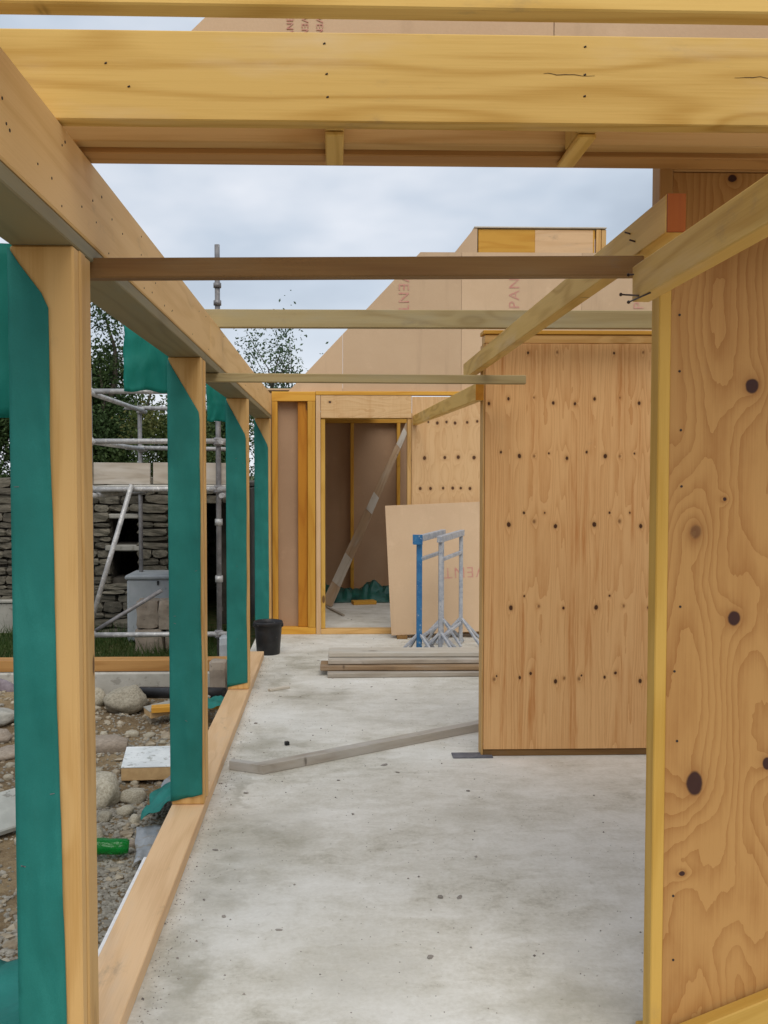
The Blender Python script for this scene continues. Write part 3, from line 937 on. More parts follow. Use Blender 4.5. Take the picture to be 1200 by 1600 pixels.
# the stepped box on the far roof
rb = thing('roof_box', 'stepped timber box with an orange panel on top of the far gable', 'roof box', (2.1, 9.6, 3.80))
prism('cheek', [(1.20, 3.79), (1.462, 3.79), (1.462, 4.075), (1.43, 4.075)], 9.44, 10.3, M_BOARD, rb)
span('face_panel', 1.474, 2.66, 9.45, 9.475, 3.79, 4.068, M_STUD, rb)
span('face_panel', 2.05, 2.64, 9.446, 9.449, 3.80, 4.062, M_PLATE, rb, 0.0005)
span('end_stud', 2.672, 2.72, 9.44, 9.49, 3.79, 4.07, M_POST, rb)
span('end_stud', 2.727, 2.775, 9.445, 9.495, 3.79, 4.07, M_POST, rb)
span('cap', 1.43, 2.775, 9.43, 10.3, 4.077, 4.092, M_PALE, rb)
span('back_panel', 1.474, 2.77, 10.25, 10.28, 3.79, 4.075, M_STUD, rb)

# --- near plywood panel (right)
w1 = thing('wall_panel', 'near plywood wall panel at the right, dark oval knots and swirling grain', 'wall panel', (1.7, 2.48, 0), 'plywood stud walls')
sheet_box('plywood_sheet', P1X, 2.12, 2.452, 2.464, 0.05, 2.392, M_PLY1, w1)
sheet_box('plywood_sheet', 2.123, 3.34, 2.452, 2.464, 0.05, 2.392, M_PLY1, w1)
span('edge_stud', 0.861, 0.8935, 2.443, 2.503, 0.0485, 2.262, M_STUDY, w1, 0.003)
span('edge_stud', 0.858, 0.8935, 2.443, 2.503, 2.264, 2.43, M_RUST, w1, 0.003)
for xx in (1.45, 2.1, 2.7, 3.3):
    span('stud', xx, xx + 0.045, 2.4655, 2.553, 0.05, 2.39, M_STUDY, w1)
span('sole_plate', 0.858, 3.34, 2.447, 2.555, 0.0, 0.047, M_STUDY, w1)
span('top_plate', 0.8945, 3.34, 2.448, 2.555, 2.394, 2.432, M_RUST, w1)
for cx_, cy_ in ((1062, 492), (1062, 580), (1064, 672), (1065, 760), (1063, 948), (1054, 1049), (1058, 1158), (1052, 1400), (1052, 1500)):
    kx, kz = px2(cx_, cy_, 0, 0, 2.451)
    tube('nail_head', (kx, 2.4525, kz), (kx, 2.4508, kz), 0.0034, M_HOLE, w1, 8)
tag(timber('brace_offcut', (0.87, 2.418, 0.028), (2.2, 2.418, 0.553), 0.045, 0.094, M_STUDY), 'slanting timber across the foot of the near plywood wall, cut by the lower right corner', 'timber')

# --- middle plywood panel
w2 = thing('wall_panel', 'middle plywood wall panel with rows of small knots, standing on the slab', 'wall panel', (1.5, 5.2, 0), 'plywood stud walls')
sheet_box('plywood_sheet', 0.850, 2.07, 5.170, 5.182, 0.040, 2.322, M_PLY2, w2)
sheet_box('plywood_sheet', 2.073, 3.30, 5.170, 5.182, 0.040, 2.322, M_PLY2, w2)
span('edge_stud', 0.838, 0.8485, 5.176, 5.275, 0.0, 2.32, M_POST, w2, 0.002)
for xx in (0.86, 1.45, 2.05, 2.65, 3.25):
    span('stud', xx, xx + 0.045, 5.1835, 5.272, 0.05, 2.32, M_STUDY, w2)
span('sole_plate', 0.850, 3.30, 5.176, 5.275, 0.0, 0.037, M_BROWN, w2)
span('top_plate', 0.846, 3.30, 5.174, 5.275, 2.325, 2.372, M_POST, w2)
span('head_strip', 0.836, 3.30, 5.166, 5.278, 2.374, 2.396, M_STUD, w2)
tag(span('packer', 0.675, 0.90, 5.135, 5.225, 0.001, 0.008, M_DPC, None, 0.001), 'flat dark grey packer poking out under the corner of the middle plywood wall', 'packer')

# --- back wall
w3 = thing('back_wall', 'far plywood wall with a doorway, pale timber header over the opening', 'wall', (0.8, 9.2, 0))
YB = 9.20
sheet_box('plywood_sheet', 0.785, 2.0, YB, YB + 0.012, 0.06, 2.36, M_PLY3, w3)
sheet_box('plywood_sheet', 2.003, 3.3, YB, YB + 0.012, 0.06, 2.36, M_PLY3, w3)
sheet_box('header_sheet', -0.118, 0.780, YB, YB + 0.012, 2.150, 2.372, M_PLYH, w3)
span('top_plate', -0.168, 3.3, YB - 0.006, YB + 0.095, 2.375, 2.412, M_STUD, w3)
span('edge_strip', -0.166, -0.121, YB - 0.010, YB + 0.02, 0.0, 2.37, M_PLATE, w3)
span('door_stud', -0.119, -0.076, YB + 0.014, YB + 0.105, 0.052, 2.14, M_STUDY, w3)
span('door_stud', 0.740, 0.783, YB + 0.013, YB + 0.105, 0.052, 2.37, M_POST, w3)
span('lintel', -0.119, 0.738, YB + 0.0135, YB + 0.105, 2.143, 2.235, M_STUDY, w3)
for xx in (1.35, 1.96, 2.6, 3.25):
    span('stud', xx, xx + 0.045, YB + 0.0135, YB + 0.1, 0.052, 2.37, M_STUDY, w3)
span('sole_plate', -0.119, 3.3, YB - 0.012, YB + 0.10, 0.002, 0.05, M_POST, w3)

sf = thing('stud_frame', 'open orange stud frame backed with brown board, left of the doorway', 'wall panel', (-0.39, 9.2, 0))
span('stud', -0.600, -0.545, YB, YB + 0.10, 0.07, 2.312, M_STUD, sf)
span('stud', -0.346, -0.250, YB + 0.035, YB + 0.10, 0.07, 2.312, M_ORANGE, sf)
span('stud', -0.2485, -0.172, YB - 0.004, YB + 0.10, 0.07, 2.312, M_STUD, sf)
span('top_plate', -0.602, -0.170, YB - 0.002, YB + 0.10, 2.314, 2.408, M_STUD, sf)
span('sole_plate', -0.602, -0.170, YB - 0.002, YB + 0.10, 0.0, 0.068, M_STUD, sf)
sheet_box('backing_board', -0.62, -0.13, YB + 0.103, YB + 0.113, 0.01, 2.40, M_BOARDD, sf)  # darker board colour stands in for shade in the recess

# --- room beyond the doorway
w4 = thing('rear_wall', 'rear stud wall lined with dark brown board, seen through the doorway', 'wall', (0.9, 12.2, 0))
for a, b in ((-0.72, 0.268), (0.271, 1.478), (1.481, 2.70)):
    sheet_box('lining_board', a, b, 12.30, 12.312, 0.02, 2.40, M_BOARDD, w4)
for xx in (-0.175, 0.232, 0.842, 1.45, 2.05, 2.64):
    span('stud', xx, xx + 0.045, 12.19, 12.298, 0.048, 2.262, M_STUD, w4)
span('top_plate', -0.72, 2.70, 12.198, 12.298, 2.264, 2.312, M_STUD, w4)
span('sole_plate', -0.72, 2.70, 12.198, 12.298, 0.0, 0.046, M_STUD, w4)
w5 = thing('side_wall', 'brown board side wall of the room beyond the doorway', 'wall', (-0.74, 10.8, 0))
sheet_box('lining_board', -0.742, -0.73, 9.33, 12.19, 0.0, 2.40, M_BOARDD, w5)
rf = thing('roof_deck', 'unseen board roof deck partly covering the room beyond the doorway', 'roof', (0.2, 10.8, 2.43))
sheet_box('deck_board', -0.75, 0.55, 9.33, 12.4, 2.432, 2.45, M_BOARD, rf)  # unseen; width cut back to let more light into the room

# --- cross battens and braces
tag(timber('batten', (-0.735, 2.405, 2.118), (0.80, 2.405, 2.134), 0.045, 0.05, M_BROWN), 'dark brown batten spanning from the nearest post to the right-hand brace', 'batten', 'cross battens')
tag(timber('batten', (-0.76, 5.02, 2.4265), (1.95, 5.02, 2.431), 0.045, 0.096, M_GREEN), 'weathered greenish batten lying across the beam and the middle plywood wall top', 'batten', 'cross battens')
tag(timber('batten', (-0.72, 4.96, 2.108), (1.03, 4.96, 2.100), 0.04, 0.046, M_GREEN), 'thin greenish batten under the beam, its end sticking out past the middle plywood wall', 'batten', 'cross battens')
br = thing('brace', 'long yellow timber brace running away from the near panel past the middle panel', 'brace', (0.81, 3.8, 2.17), 'timber braces')
span('brace_timber', 0.790, 0.836, 2.205, 5.62, 2.17, 2.262, M_JOIST, br)
span('end_grain', 0.791, 0.835, 2.198, 2.2045, 2.171, 2.261, M_RED, br, 0.0008)
for (a, b) in ((2.47, 2.235), (2.43, 2.205)):
    tube('nail', (0.792, a, b), (0.776, a + 0.004, b + 0.006), 0.0024, M_NAIL, br, 8)
b2 = thing('brace', 'near timber brace with nails sticking out of its end, at the right edge', 'brace', (0.77, 1.5, 2.03), 'timber braces')
timber('brace_timber', (0.772, 2.325, 2.073), (0.784, 0.55, 2.083), 0.045, 0.088, M_JOIST, b2)
for p0, p1 in (((0.750, 2.27, 2.035), (0.722, 2.325, 2.048)), ((0.753, 2.20, 2.0285), (0.748, 2.345, 2.033)), ((0.752, 2.31, 2.095), (0.742, 2.33, 2.098))):
    nl = tube('nail', p0, p1, 0.0022, M_NAIL, b2, 8)
    d = (Vector(p1) - Vector(p0)).normalized()
    tube('nail_cap', Vector(p1), Vector(p1) + d * 0.002, 0.0045, M_NAIL, nl, 8)
b3 = thing('brace', 'far timber brace from the middle panel to the doorway header', 'brace', (0.81, 7, 2.0), 'timber braces')
timber('brace_timber', (0.812, 5.135, 2.052), (0.812, 9.19, 2.125), 0.045, 0.095, M_JOIST, b3)
timber('end_grain', (0.812, 5.127, 2.052), (0.812, 5.134, 2.052), 0.044, 0.094, M_ORANGE, b3, bevel=0.0008)

# ================================================================== THINGS ON THE SLAB
# tapered plank leaning in the far room
pl = thing('leaning_plank', 'long grey plank streaked with plaster leaning across the doorway', 'plank', (-0.05, 11.1, 0))
A, B = Vector((-0.075, 11.10, 0.02)), Vector((0.975, 11.97, 2.235))
Mf, L = frame(A, B, (0, -1, 0.3))
bm = bmesh.new()
bmesh.ops.create_cube(bm, size=1)
for v in bm.verts:
    wv = 0.135 if v.co.x < 0 else 0.07
    v.co = Vector((v.co.x * L, v.co.y * wv, v.co.z * 0.036))
bmesh.ops.bevel(bm, geom=list(bm.edges), offset=0.003, segments=1, affect='EDGES')
me = bpy.data.meshes.new('plank')
bm.to_mesh(me)
bm.free()
mesh_obj('plank', me, M_GREYD, Mf, pl)
for (u0, u1, w0, w1) in ((0.10, 0.265, 0.126, 0.116), (0.49, 0.60, 0.100, 0.093), (0.86, 0.97, 0.076, 0.070)):
    q = [(L * (u0 - 0.5), -w0 / 2 * 0.97), (L * (u0 - 0.5) + 0.04, w0 / 2 * 0.97), (L * (u1 - 0.5), w1 / 2 * 0.97), (L * (u1 - 0.5) - 0.05, -w1 / 2 * 0.97)]
    V = [(x, y, 0.0183) for x, y in q] + [(x, y, 0.0215) for x, y in q]
    pydata('plaster_patch', V, [(3, 2, 1, 0), (4, 5, 6, 7), (0, 1, 5, 4), (1, 2, 6, 5), (2, 3, 7, 6), (3, 0, 4, 7)], M_GREY, Mf, pl)
tag(timber('lath', (-0.07, 11.02, 0.012), (0.12, 10.35, 0.012), 0.03, 0.018, M_GREY), 'thin stick lying on the floor by the foot of the leaning plank', 'lath')
tag(timber('offcut', (0.24, 11.30, 0.022), (0.52, 11.36, 0.022), 0.14, 0.043, M_STUD), 'orange timber offcut lying in front of the green tarpaulin', 'offcut', 'timber offcuts')

# crumpled tarpaulin
P = []
for i in range(26):
    a = i / 25
    row = []
    for j in range(60):
        u = j / 59
        x = -0.30 + 1.15 * u
        y = 11.42 + 0.62 * a
        prof = math.sin(math.pi * min(1, max(0, a))) ** 0.7
        h = prof * (0.10 + 0.13 * abs(mnoise.noise(Vector((u * 5, a * 2, 3.1)))) + 0.10 * abs(mnoise.noise(Vector((u * 11, a * 4, 9.1)))) + 0.10 * math.exp(-((u - 0.1) / 0.13) ** 2) + 0.05 * math.exp(-((u - 0.72) / 0.1) ** 2))
        row.append((x + 0.03 * mnoise.noise(Vector((u * 6, a * 6, 0))), y + 0.06 * mnoise.noise(Vector((u * 4, a * 3, 5))), max(0.004, h)))
    P.append(row)
tag(solid_grid('tarpaulin', P, 0.002, (0, 0, 1), M_TARP), 'crumpled dark green tarpaulin along the foot of the rear wall', 'tarpaulin')

# leaning board
lb = thing('leaning_board', 'loose brown fibreboard sheet leaning on the back wall behind the trestles', 'board', (1.1, 8.95, 0))
Ml = Matrix.Translation((0.567, 8.935, 0.03)) @ Matrix.Rotation(R(-2.4), 4, 'Y') @ Matrix.Rotation(R(-9.0), 4, 'X')
mesh_obj('sheet', box_mesh('sheet', 1.25, 0.012, 1.27, 0.002, 'corner'), M_BOARD, Ml, lb)
lettering('PANELVENT', Ml @ Matrix.Translation((0.99, -0.0008, 0.585)) @ Matrix.Rotation(math.pi, 4, 'Y') @ Matrix.Rotation(math.pi / 2, 4, 'X'), 0.15, lb, 1.15)
for xx in (0.62, 1.6):
    tag(span('bearer', xx, xx + 0.10, 8.90, 9.08, 0.0, 0.032, M_BROWN), 'dark bearer block under the %s end of the leaning fibreboard sheet' % ('left' if xx < 1 else 'right'), 'block', 'bearer blocks')


# trestles
def trestle(label, pn, pf, ztop, mat_near, mat_far):
    t = thing('trestle', label, 'trestle', (pn[0], pn[1], 0), 'builder trestles')
    a, b = Vector((pn[0], pn[1], 0)), Vector((pf[0], pf[1], 0))
    d = (b - a).normalized()
    n = Vector((d.y, -d.x, 0))
    for p, m in ((a, mat_near), (b, mat_far)):
        span_sz = 0.046 if m is M_BLUE else 0.034
        timber('upright', p + Vector((0, 0, 0.01)), p + Vector((0, 0, ztop - 0.02)), span_sz, span_sz, m, t, up=(0, 1, 0))
        for q in ((n * 0.21 - d * 0.12), (-n * 0.21 - d * 0.12), (n * 0.17 + d * 0.17), (-n * 0.17 + d * 0.17)):
            timber('foot', p + Vector((0, 0, 0.25)), p + q + Vector((0, 0, 0.012)), 0.022, 0.022, M_SPLASH, t)
    timber('top_bar', a + Vector((0, 0, ztop)) - d * 0.05, b + Vector((0, 0, ztop)) + d * 0.06, 0.042, 0.055, M_SPLASH, t)
    if mat_near is M_BLUE:
        timber('end_plate', a + Vector((0, 0, ztop - 0.005)) - d * 0.064, a + Vector((0, 0, ztop - 0.005)) - d * 0.052, 0.085, 0.085, M_BLUE, t)
    timber('lower_bar', a + Vector((0, 0, ztop - 0.18)), b + Vector((0, 0, ztop - 0.18)), 0.03, 0.03, M_SPLASH, t)
    timber('foot_bar', a + Vector((0, 0, 0.2)), b + Vector((0, 0, 0.2)), 0.024, 0.024, M_SPLASH, t)
    return t


trestle('blue builder trestle with a bright blue front upright', (0.732, 7.82), (1.02, 8.62), 1.05, M_BLUE, M_SPLASH)
trestle('plaster-splashed grey trestle, right of the blue one', (0.915, 7.84), (1.20, 8.64), 1.045, M_SPLASH, M_SPLASH)

# scaffold boards stacked on the slab
for k, (x0, yf, z0, lab) in enumerate([(-0.045, 7.205, 0.001, 'lowest'), (-0.10, 7.285, 0.042, 'second from the bottom'), (-0.04, 7.325, 0.083, 'third from the bottom'), (-0.035, 7.415, 0.124, 'topmost')]):
    o = timber('scaffold_board', (x0, yf + 0.112, z0 + 0.0185), (x0 + 3.0, yf + 0.112 + (0.05, -0.06, 0.03, -0.04)[k], z0 + 0.0185), 0.225, 0.037, (M_GREY, M_GREYD, M_GREY, M_PALE)[k], None, bevel=0.005)
    tag(o, 'weathered scaffold board on the slab by the trestles, %s of its stack' % lab, 'board', 'scaffold boards stacked on the slab')

# floor timber with a mitred end
t = prism('floor_timber', [(-0.562, 4.972), (-0.372, 4.884), (1.25, 5.89), (1.215, 5.945), (-0.40, 4.945), (-0.55, 5.014)], 0.001, 0.050, None)
me = t.data
for v in me.vertices:
    v.co = Vector((v.co.x, v.co.z, v.co.y))
# local frame along the timber
ang = math.atan2(5.89 - 4.884, 1.25 + 0.372)
Mt = Matrix.Translation((0.3, 5.3, 0)) @ Matrix.Rotation(ang, 4, 'Z')
me.transform(Mt.inverted())
bm = bmesh.new()
bm.from_mesh(me)
bmesh.ops.recalc_face_normals(bm, faces=bm.faces)
bmesh.ops.bevel(bm, geom=list(bm.edges), offset=0.002, segments=1, affect='EDGES')
bm.to_mesh(me)
bm.free()
me.materials.clear()
me.materials.append(M_GREY)
t.matrix_basis = Mt
tag(t, 'long grey timber with a slant-cut end lying diagonally across the slab', 'timber')

# bucket
bk = thing('bucket', 'black plastic builder bucket standing by the third teal-wrapped post', 'bucket', (-0.575, 8.22, 0))
prof = [(0.0, 0.012), (0.092, 0.012), (0.098, 0.0), (0.102, 0.004), (0.118, 0.20), (0.121, 0.255), (0.130, 0.257), (0.131, 0.285), (0.126, 0.292), (0.120, 0.287), (0.115, 0.25), (0.096, 0.03), (0.0, 0.026)]
seg = 36
V, F = [], []
for r_, z_ in prof:
    for k in range(seg):
        a = 2 * math.pi * k / seg
        V.append((r_ * math.cos(a), r_ * math.sin(a), z_))
for i in range(len(prof) - 1):
    for k in range(seg):
        F.append((i * seg + k, i * seg + (k + 1) % seg, (i + 1) * seg + (k + 1) % seg, (i + 1) * seg + k))
pydata('body', V, F, M_BLACK, Matrix.Translation((-0.575, 8.22, 0.0)), bk, smooth=True)
cu_pts = [Vector((-0.575 + 0.136 * math.cos(a), 8.22 - 0.02 - 0.035 * math.sin(a), 0.262 - 0.05 * math.sin(a))) for a in np.linspace(0, math.pi, 13)]
hv_, hf_ = [], []
for i, p in enumerate(cu_pts):
    for k in range(6):
        a = 2 * math.pi * k / 6
        hv_.append(p + Vector((0, 0.003 * math.cos(a), 0.003 * math.sin(a))))
for i in range(12):
    for k in range(6):
        hf_.append((i * 6 + k, i * 6 + (k + 1) % 6, (i + 1) * 6 + (k + 1) % 6, (i + 1) * 6 + k))
pydata('handle', hv_, hf_, M_NAIL, None, bk, smooth=True)
for s_ in (-1, 1):
    span('handle_lug', -0.575 + s_ * 0.126 - 0.009, -0.575 + s_ * 0.126 + 0.009, 8.19, 8.22, 0.245, 0.275, M_BLACK, bk)

# offcuts and crumbs on the slab
tag(timber('offcut', (-0.47, 6.78, 0.010), (-0.33, 6.88, 0.010), 0.035, 0.018, M_PALE), 'small wedge-shaped timber offcut by the sole plate, near the third post', 'offcut', 'timber offcuts')
CH = []
for k in range(5):
    bm = bmesh.new()
    bmesh.ops.create_icosphere(bm, subdivisions=1, radius=1)
    for v in bm.verts:
        v.co *= 1 + random.uniform(-0.3, 0.35)
        v.co.z *= 0.55
    me = bpy.data.meshes.new('debris_chip')
    bm.to_mesh(me)
    bm.free()
    me.materials.append(M_CHIP)
    CH.append(me)


def chip(x, y, s_, label, flat=1.0, ln=1.0):
    o = bpy.data.objects.new('debris_chip', random.choice(CH))
    M = Matrix.Translation((x, y, 0.35 * s_ * flat)) @ Matrix.Rotation(random.uniform(0, 6.28), 4, 'Z') @ Matrix.Diagonal((s_ * ln, s_, s_ * flat, 1))
    place(o, M)
    return tag(o, label, 'debris', 'crumbs of debris on the slab')


cube = mesh_obj('debris_cube', box_mesh('debris_cube', 0.026, 0.024, 0.022, 0.003), M_BLACK, Matrix.Translation((-0.272, 5.42, 0.0115)) @ Matrix.Rotation(0.4, 4, 'Z'))
tag(cube, 'small black cube-shaped plug on the slab behind the diagonal timber', 'debris', 'crumbs of debris on the slab')
chip(0.405, 3.43, 0.011, 'round grey pebble on the slab in the foreground', 0.9)
chip(0.475, 3.43, 0.010, 'flat dark sliver beside the foreground pebble on the slab', 0.3, 2.0)
chip(0.283, 5.03, 0.016, 'pale flat chip just in front of the diagonal floor timber', 0.4, 1.7)
for (x, y) in ((-0.1, 5.62), (0.05, 4.78), (-0.44, 4.6), (-0.05, 6.35), (0.36, 4.9), (-0.36, 6.62), (-0.22, 6.6), (-0.38, 7.35), (0.26, 6.9), (0.45, 6.5),
               (0.1, 4.3), (-0.2, 3.2), (0.62, 3.8), (0.3, 3.0), (-0.42, 3.3), (0.7, 4.6), (-0.1, 7.9), (0.1, 8.1), (0.3, 8.6), (-0.3, 8.7), (0.15, 10.2), (0.22, 10.1), (-0.5, 5.9), (-0.53, 5.1), (-0.53, 3.9)):
    chip(x + random.uniform(-.03, .03), y, random.uniform(0.005, 0.011), 'tiny scattered crumb of debris on the concrete slab', random.uniform(0.4, 0.9), random.uniform(1, 1.8))
# dust and grit: too fine to count
gv_, gf_ = [], []
for k in range(2600):
    if k % 3 == 0:
        x, y = XI + abs(random.gauss(0, 0.06)) + 0.003, random.uniform(2.2, 8)
    else:
        x, y = random.uniform(-0.59, 1.3), random.uniform(2.4, 9.0)
    s_ = random.uniform(0.0010, 0.0036) * (1 if random.random() < 0.88 else 2.0)
    b = len(gv_)
    a0 = random.uniform(0, 6.28)
    for q in range(3):
        gv_.append((x + s_ * math.cos(a0 + q * 2.1), y + s_ * math.sin(a0 + q * 2.1), 0.0004))
    gv_.append((x, y, s_ * 0.9))
    gf_ += [(b, b + 1, b + 3), (b + 1, b + 2, b + 3), (b + 2, b, b + 3)]
tag(pydata('grit', gv_, gf_, M_CHIP), 'fine grit and dust scattered over the slab', 'grit', kind='stuff')

# ================================================================== OUTSIDE, LEFT
# far sole plate of the side wing
span_o = timber('wing_plate', (-6.3, 7.565, 0.0475), (-0.80, 7.565, 0.0475), 0.15, 0.09, M_RUST)  # darker timber colour stands in for the shaded front face
tag(span_o, 'long timber plate on the concrete footing outside, in front of the scaffold', 'timber')

ST = []
for k in range(7):
    planes = [(Vector((random.gauss(0, 1), random.gauss(0, 1), random.gauss(0, 1))).normalized(), random.uniform(0.72, 1.0)) for _ in range(22)]
    bm = bmesh.new()
    bmesh.ops.create_icosphere(bm, subdivisions=3, radius=1)
    for v in bm.verts:
        n = v.co.normalized()
        d = 1 + 0.30 * mnoise.noise(n * 1.3 + Vector((k * 7.3, 0, 0))) + 0.12 * mnoise.noise(n * 2.9 + Vector((0, k * 3.1, 0)))
        if k % 2:
            dp = min(hp / max(0.05, n.dot(q)) for q, hp in planes if n.dot(q) > 0.05)
            d = 0.2 * d + 0.8 * min(dp, 1.35)
        v.co = n * (d + 0.05 * mnoise.noise(n * 7 + Vector((0, k * 3.1, 5))))
        v.co.x = max(-0.9, min(0.9, v.co.x))
        v.co.z = max(-0.8, min(0.82, v.co.z))
    me = bpy.data.meshes.new('stone')
    bm.to_mesh(me)
    bm.free()
    for p in me.polygons: p.use_smooth = True
    me.materials.append(M_STONE)
    ST.append(me)


def stone(x, y, sx, sy, sz, rz, label, k=None, grp='stones lying on the bare ground', dz=0.0, mat=None, tilt=0.0):
    me = ST[k if k is not None else random.randrange(7)]
    if mat:
        me = me.copy()
        me.materials.clear()
        me.materials.append(mat)
    o = bpy.data.objects.new('stone', me)
    z = ghill(x, y) + sz * 0.38 + dz
    place(o, Matrix.Translation((x, y, z)) @ Matrix.Rotation(rz, 4, 'Z') @ Matrix.Rotation(tilt, 4, 'Y') @ Matrix.Diagonal((sx, sy, sz, 1)))
    return tag(o, label, 'stone', grp)


stone(-1.57, 7.02, 0.17, 0.14, 0.115, 0.2, 'big smooth pale boulder in front of the concrete footing outside', 0, dz=0.045, tilt=-0.25)
stone(-1.83, 7.08, 0.09, 0.09, 0.10, 0.9, 'rounded stone half hidden behind the nearest post, left of the big boulder', 1)
stone(-1.27, 5.02, 0.11, 0.14, 0.12, 0.4, 'large grey stone against the nearest post, above the white-edged rubble', 2)
stone(-1.10, 5.05, 0.085, 0.06, 0.055, 0.2, 'flat rounded stone just in front of the white insulation offcut', 3)
stone(-1.09, 4.83, 0.05, 0.04, 0.04, 0.3, 'oval grey cobble midway between the green bottle and the insulation offcut', 4)
stone(-1.02, 4.73, 0.035, 0.03, 0.03, 1.2, 'small pale cobble, right of the oval grey one', 5)
stone(-1.17, 4.72, 0.036, 0.036, 0.035, 1.7, 'small rounded cobble between the large grey stone and the angular one', 6)
stone(-1.17, 4.45, 0.062, 0.07, 0.085, 0.5, 'angular pale stone standing right behind the green bottle', 1, tilt=0.3)
stone(-0.985, 4.45, 0.085, 0.03, 0.02, 0.1, 'flat pinkish stone sliver beside the green bottle', 3, mat=M_BLOCK)
stone(-1.14, 5.3, 0.028, 0.028, 0.026, 0.1, 'small round pebble at the left corner of the insulation offcut', 5)
stone(-1.40, 6.42, 0.055, 0.035, 0.03, 0.1, 'pale pebble in front of the big boulder, left of a pair', 6)
stone(-1.27, 6.38, 0.05, 0.035, 0.03, 0.5, 'pale pebble in front of the big boulder, right of a pair', 4)
stone(-1.03, 5.85, 0.06, 0.05, 0.07, 0.8, 'upright pale stone beside the second post, behind the insulation offcut', 2)
stone(-2.33, 6.35, 0.20, 0.14, 0.06, 0.1, 'flat grey stone in the rubble at the left edge of the picture', 3, mat=M_LEDGE)
stone(-2.22, 6.1, 0.12, 0.10, 0.05, 0.5, 'rounded brown stone below the flat one at the left edge', 0, mat=M_BLOCK)
stone(-2.05, 5.85, 0.14, 0.11, 0.05, 0.3, 'third stone down in the rubble pile at the left edge', 4, mat=M_BLOCK)
stone(-1.52, 6.02, 0.20, 0.10, 0.075, 0.1, 'dark earthy clod beside the nearest post, below the big boulder', 6, mat=M_BLOCK)
for k in range(34):
    x, y = random.uniform(-2.4, -0.95), random.uniform(2.8, 7.2)
    s_ = random.uniform(0.018, 0.04)
    stone(x, y, s_ * 1.2, s_, s_ * 0.8, random.uniform(0, 6), 'one of the small cobbles scattered over the bare earth outside', grp='small cobbles scattered on the earth')

# gravel: uncountable
ico = bmesh.new()
bmesh.ops.create_icosphere(ico, subdivisions=1, radius=1)
iv = np.array([v.co[:] for v in ico.verts])
iface = np.array([[v.index for v in f.verts] for f in ico.faces])
ico.free()
n_g = 9000
gxr = -0.80 - np.abs(rng.normal(0, 0.55, n_g))
gyr = rng.uniform(1.6, 7.4, n_g)
dense = rng.random(n_g) < 0.5
gxr[dense] = -0.80 - rng.random(dense.sum()) * 0.5
gyr[dense] = rng.uniform(2.4, 5.0, dense.sum())
V_, F_ = [], []
for k in range(n_g):
    s_ = float(rng.uniform(0.004, 0.013)) * (1.5 if rng.random() < 0.12 else 1)
    sc_ = np.array([s_ * rng.uniform(0.8, 1.4), s_ * rng.uniform(0.8, 1.3), s_ * rng.uniform(0.5, 0.9)])
    pv = iv * sc_ * rng.uniform(0.8, 1.2, (len(iv), 1)) + np.array([gxr[k], gyr[k], ghill(gxr[k], gyr[k]) + s_ * 0.2])
    F_.append(iface + len(iv) * k)
    V_.append(pv)
me = bpy.data.meshes.new('gravel')
me.from_pydata(np.concatenate(V_).tolist(), [], np.concatenate(F_).tolist())
tag(mesh_obj('gravel', me, M_GRAVEL), 'loose grey gravel beside the slab edge', 'gravel', kind='stuff')

# broken stone and clods between the larger stones
V_, F_ = [], []
for k in range(1500):
    x, y = float(rng.uniform(-2.6, -0.82)), float(rng.uniform(2.4, 7.35))
    s_ = float(rng.uniform(0.008, 0.022)) * (1.9 if rng.random() < 0.12 else 1)
    pv = iv * rng.uniform(0.6, 1.3, (len(iv), 1)) * np.array([s_ * rng.uniform(0.8, 1.6), s_ * rng.uniform(0.8, 1.3), s_ * rng.uniform(0.5, 0.9)])
    an = float(rng.uniform(0, 6.28))
    pv = pv @ np.array([[math.cos(an), -math.sin(an), 0], [math.sin(an), math.cos(an), 0], [0, 0, 1]]) + np.array([x, y, ghill(x, y) + s_ * 0.12])
    F_.append(iface + len(iv) * k)
    V_.append(pv)
me = bpy.data.meshes.new('rubble')
me.from_pydata(np.concatenate(V_).tolist(), [], np.concatenate(F_).tolist())
tag(mesh_obj('rubble', me, M_RUBBLE), 'broken stone and dry clods strewn over the earth outside', 'rubble', kind='stuff')

# insulation offcut
io = thing('insulation_offcut', 'foil-faced white insulation offcut with a tan foam edge lying on the stones', 'insulation', (-1.0, 5.5, -0.1))
Mi = Matrix.Translation((-1.01, 5.50, -0.125)) @ Matrix.Rotation(R(8), 4, 'Z') @ Matrix.Rotation(R(1.5), 4, 'Y')
mesh_obj('foam_core', box_mesh('foam_core', 0.46, 0.40, 0.075, 0.004), M_FOAM, Mi, io)
mesh_obj('foil_facing', box_mesh('foil_facing', 0.464, 0.404, 0.006, 0.001), M_FOIL, Mi @ Matrix.Translation((0, 0, 0.0412)), io)
io2 = thing('insulation_offcut', 'smaller tilted insulation strip with an orange edge near the big boulder', 'insulation', (-1.15, 6.8, -0.1))
Mi = Matrix.Translation((-1.14, 6.78, -0.10)) @ Matrix.Rotation(R(28), 4, 'Z') @ Matrix.Rotation(R(-7), 4, 'Y')
mesh_obj('foam_core', box_mesh('foam_core', 0.46, 0.16, 0.05, 0.004), M_FOAM, Mi, io2)
mesh_obj('foil_facing', box_mesh('foil_facing', 0.463, 0.163, 0.005, 0.001), M_LEDGE, Mi @ Matrix.Translation((0, 0, 0.0282)), io2)

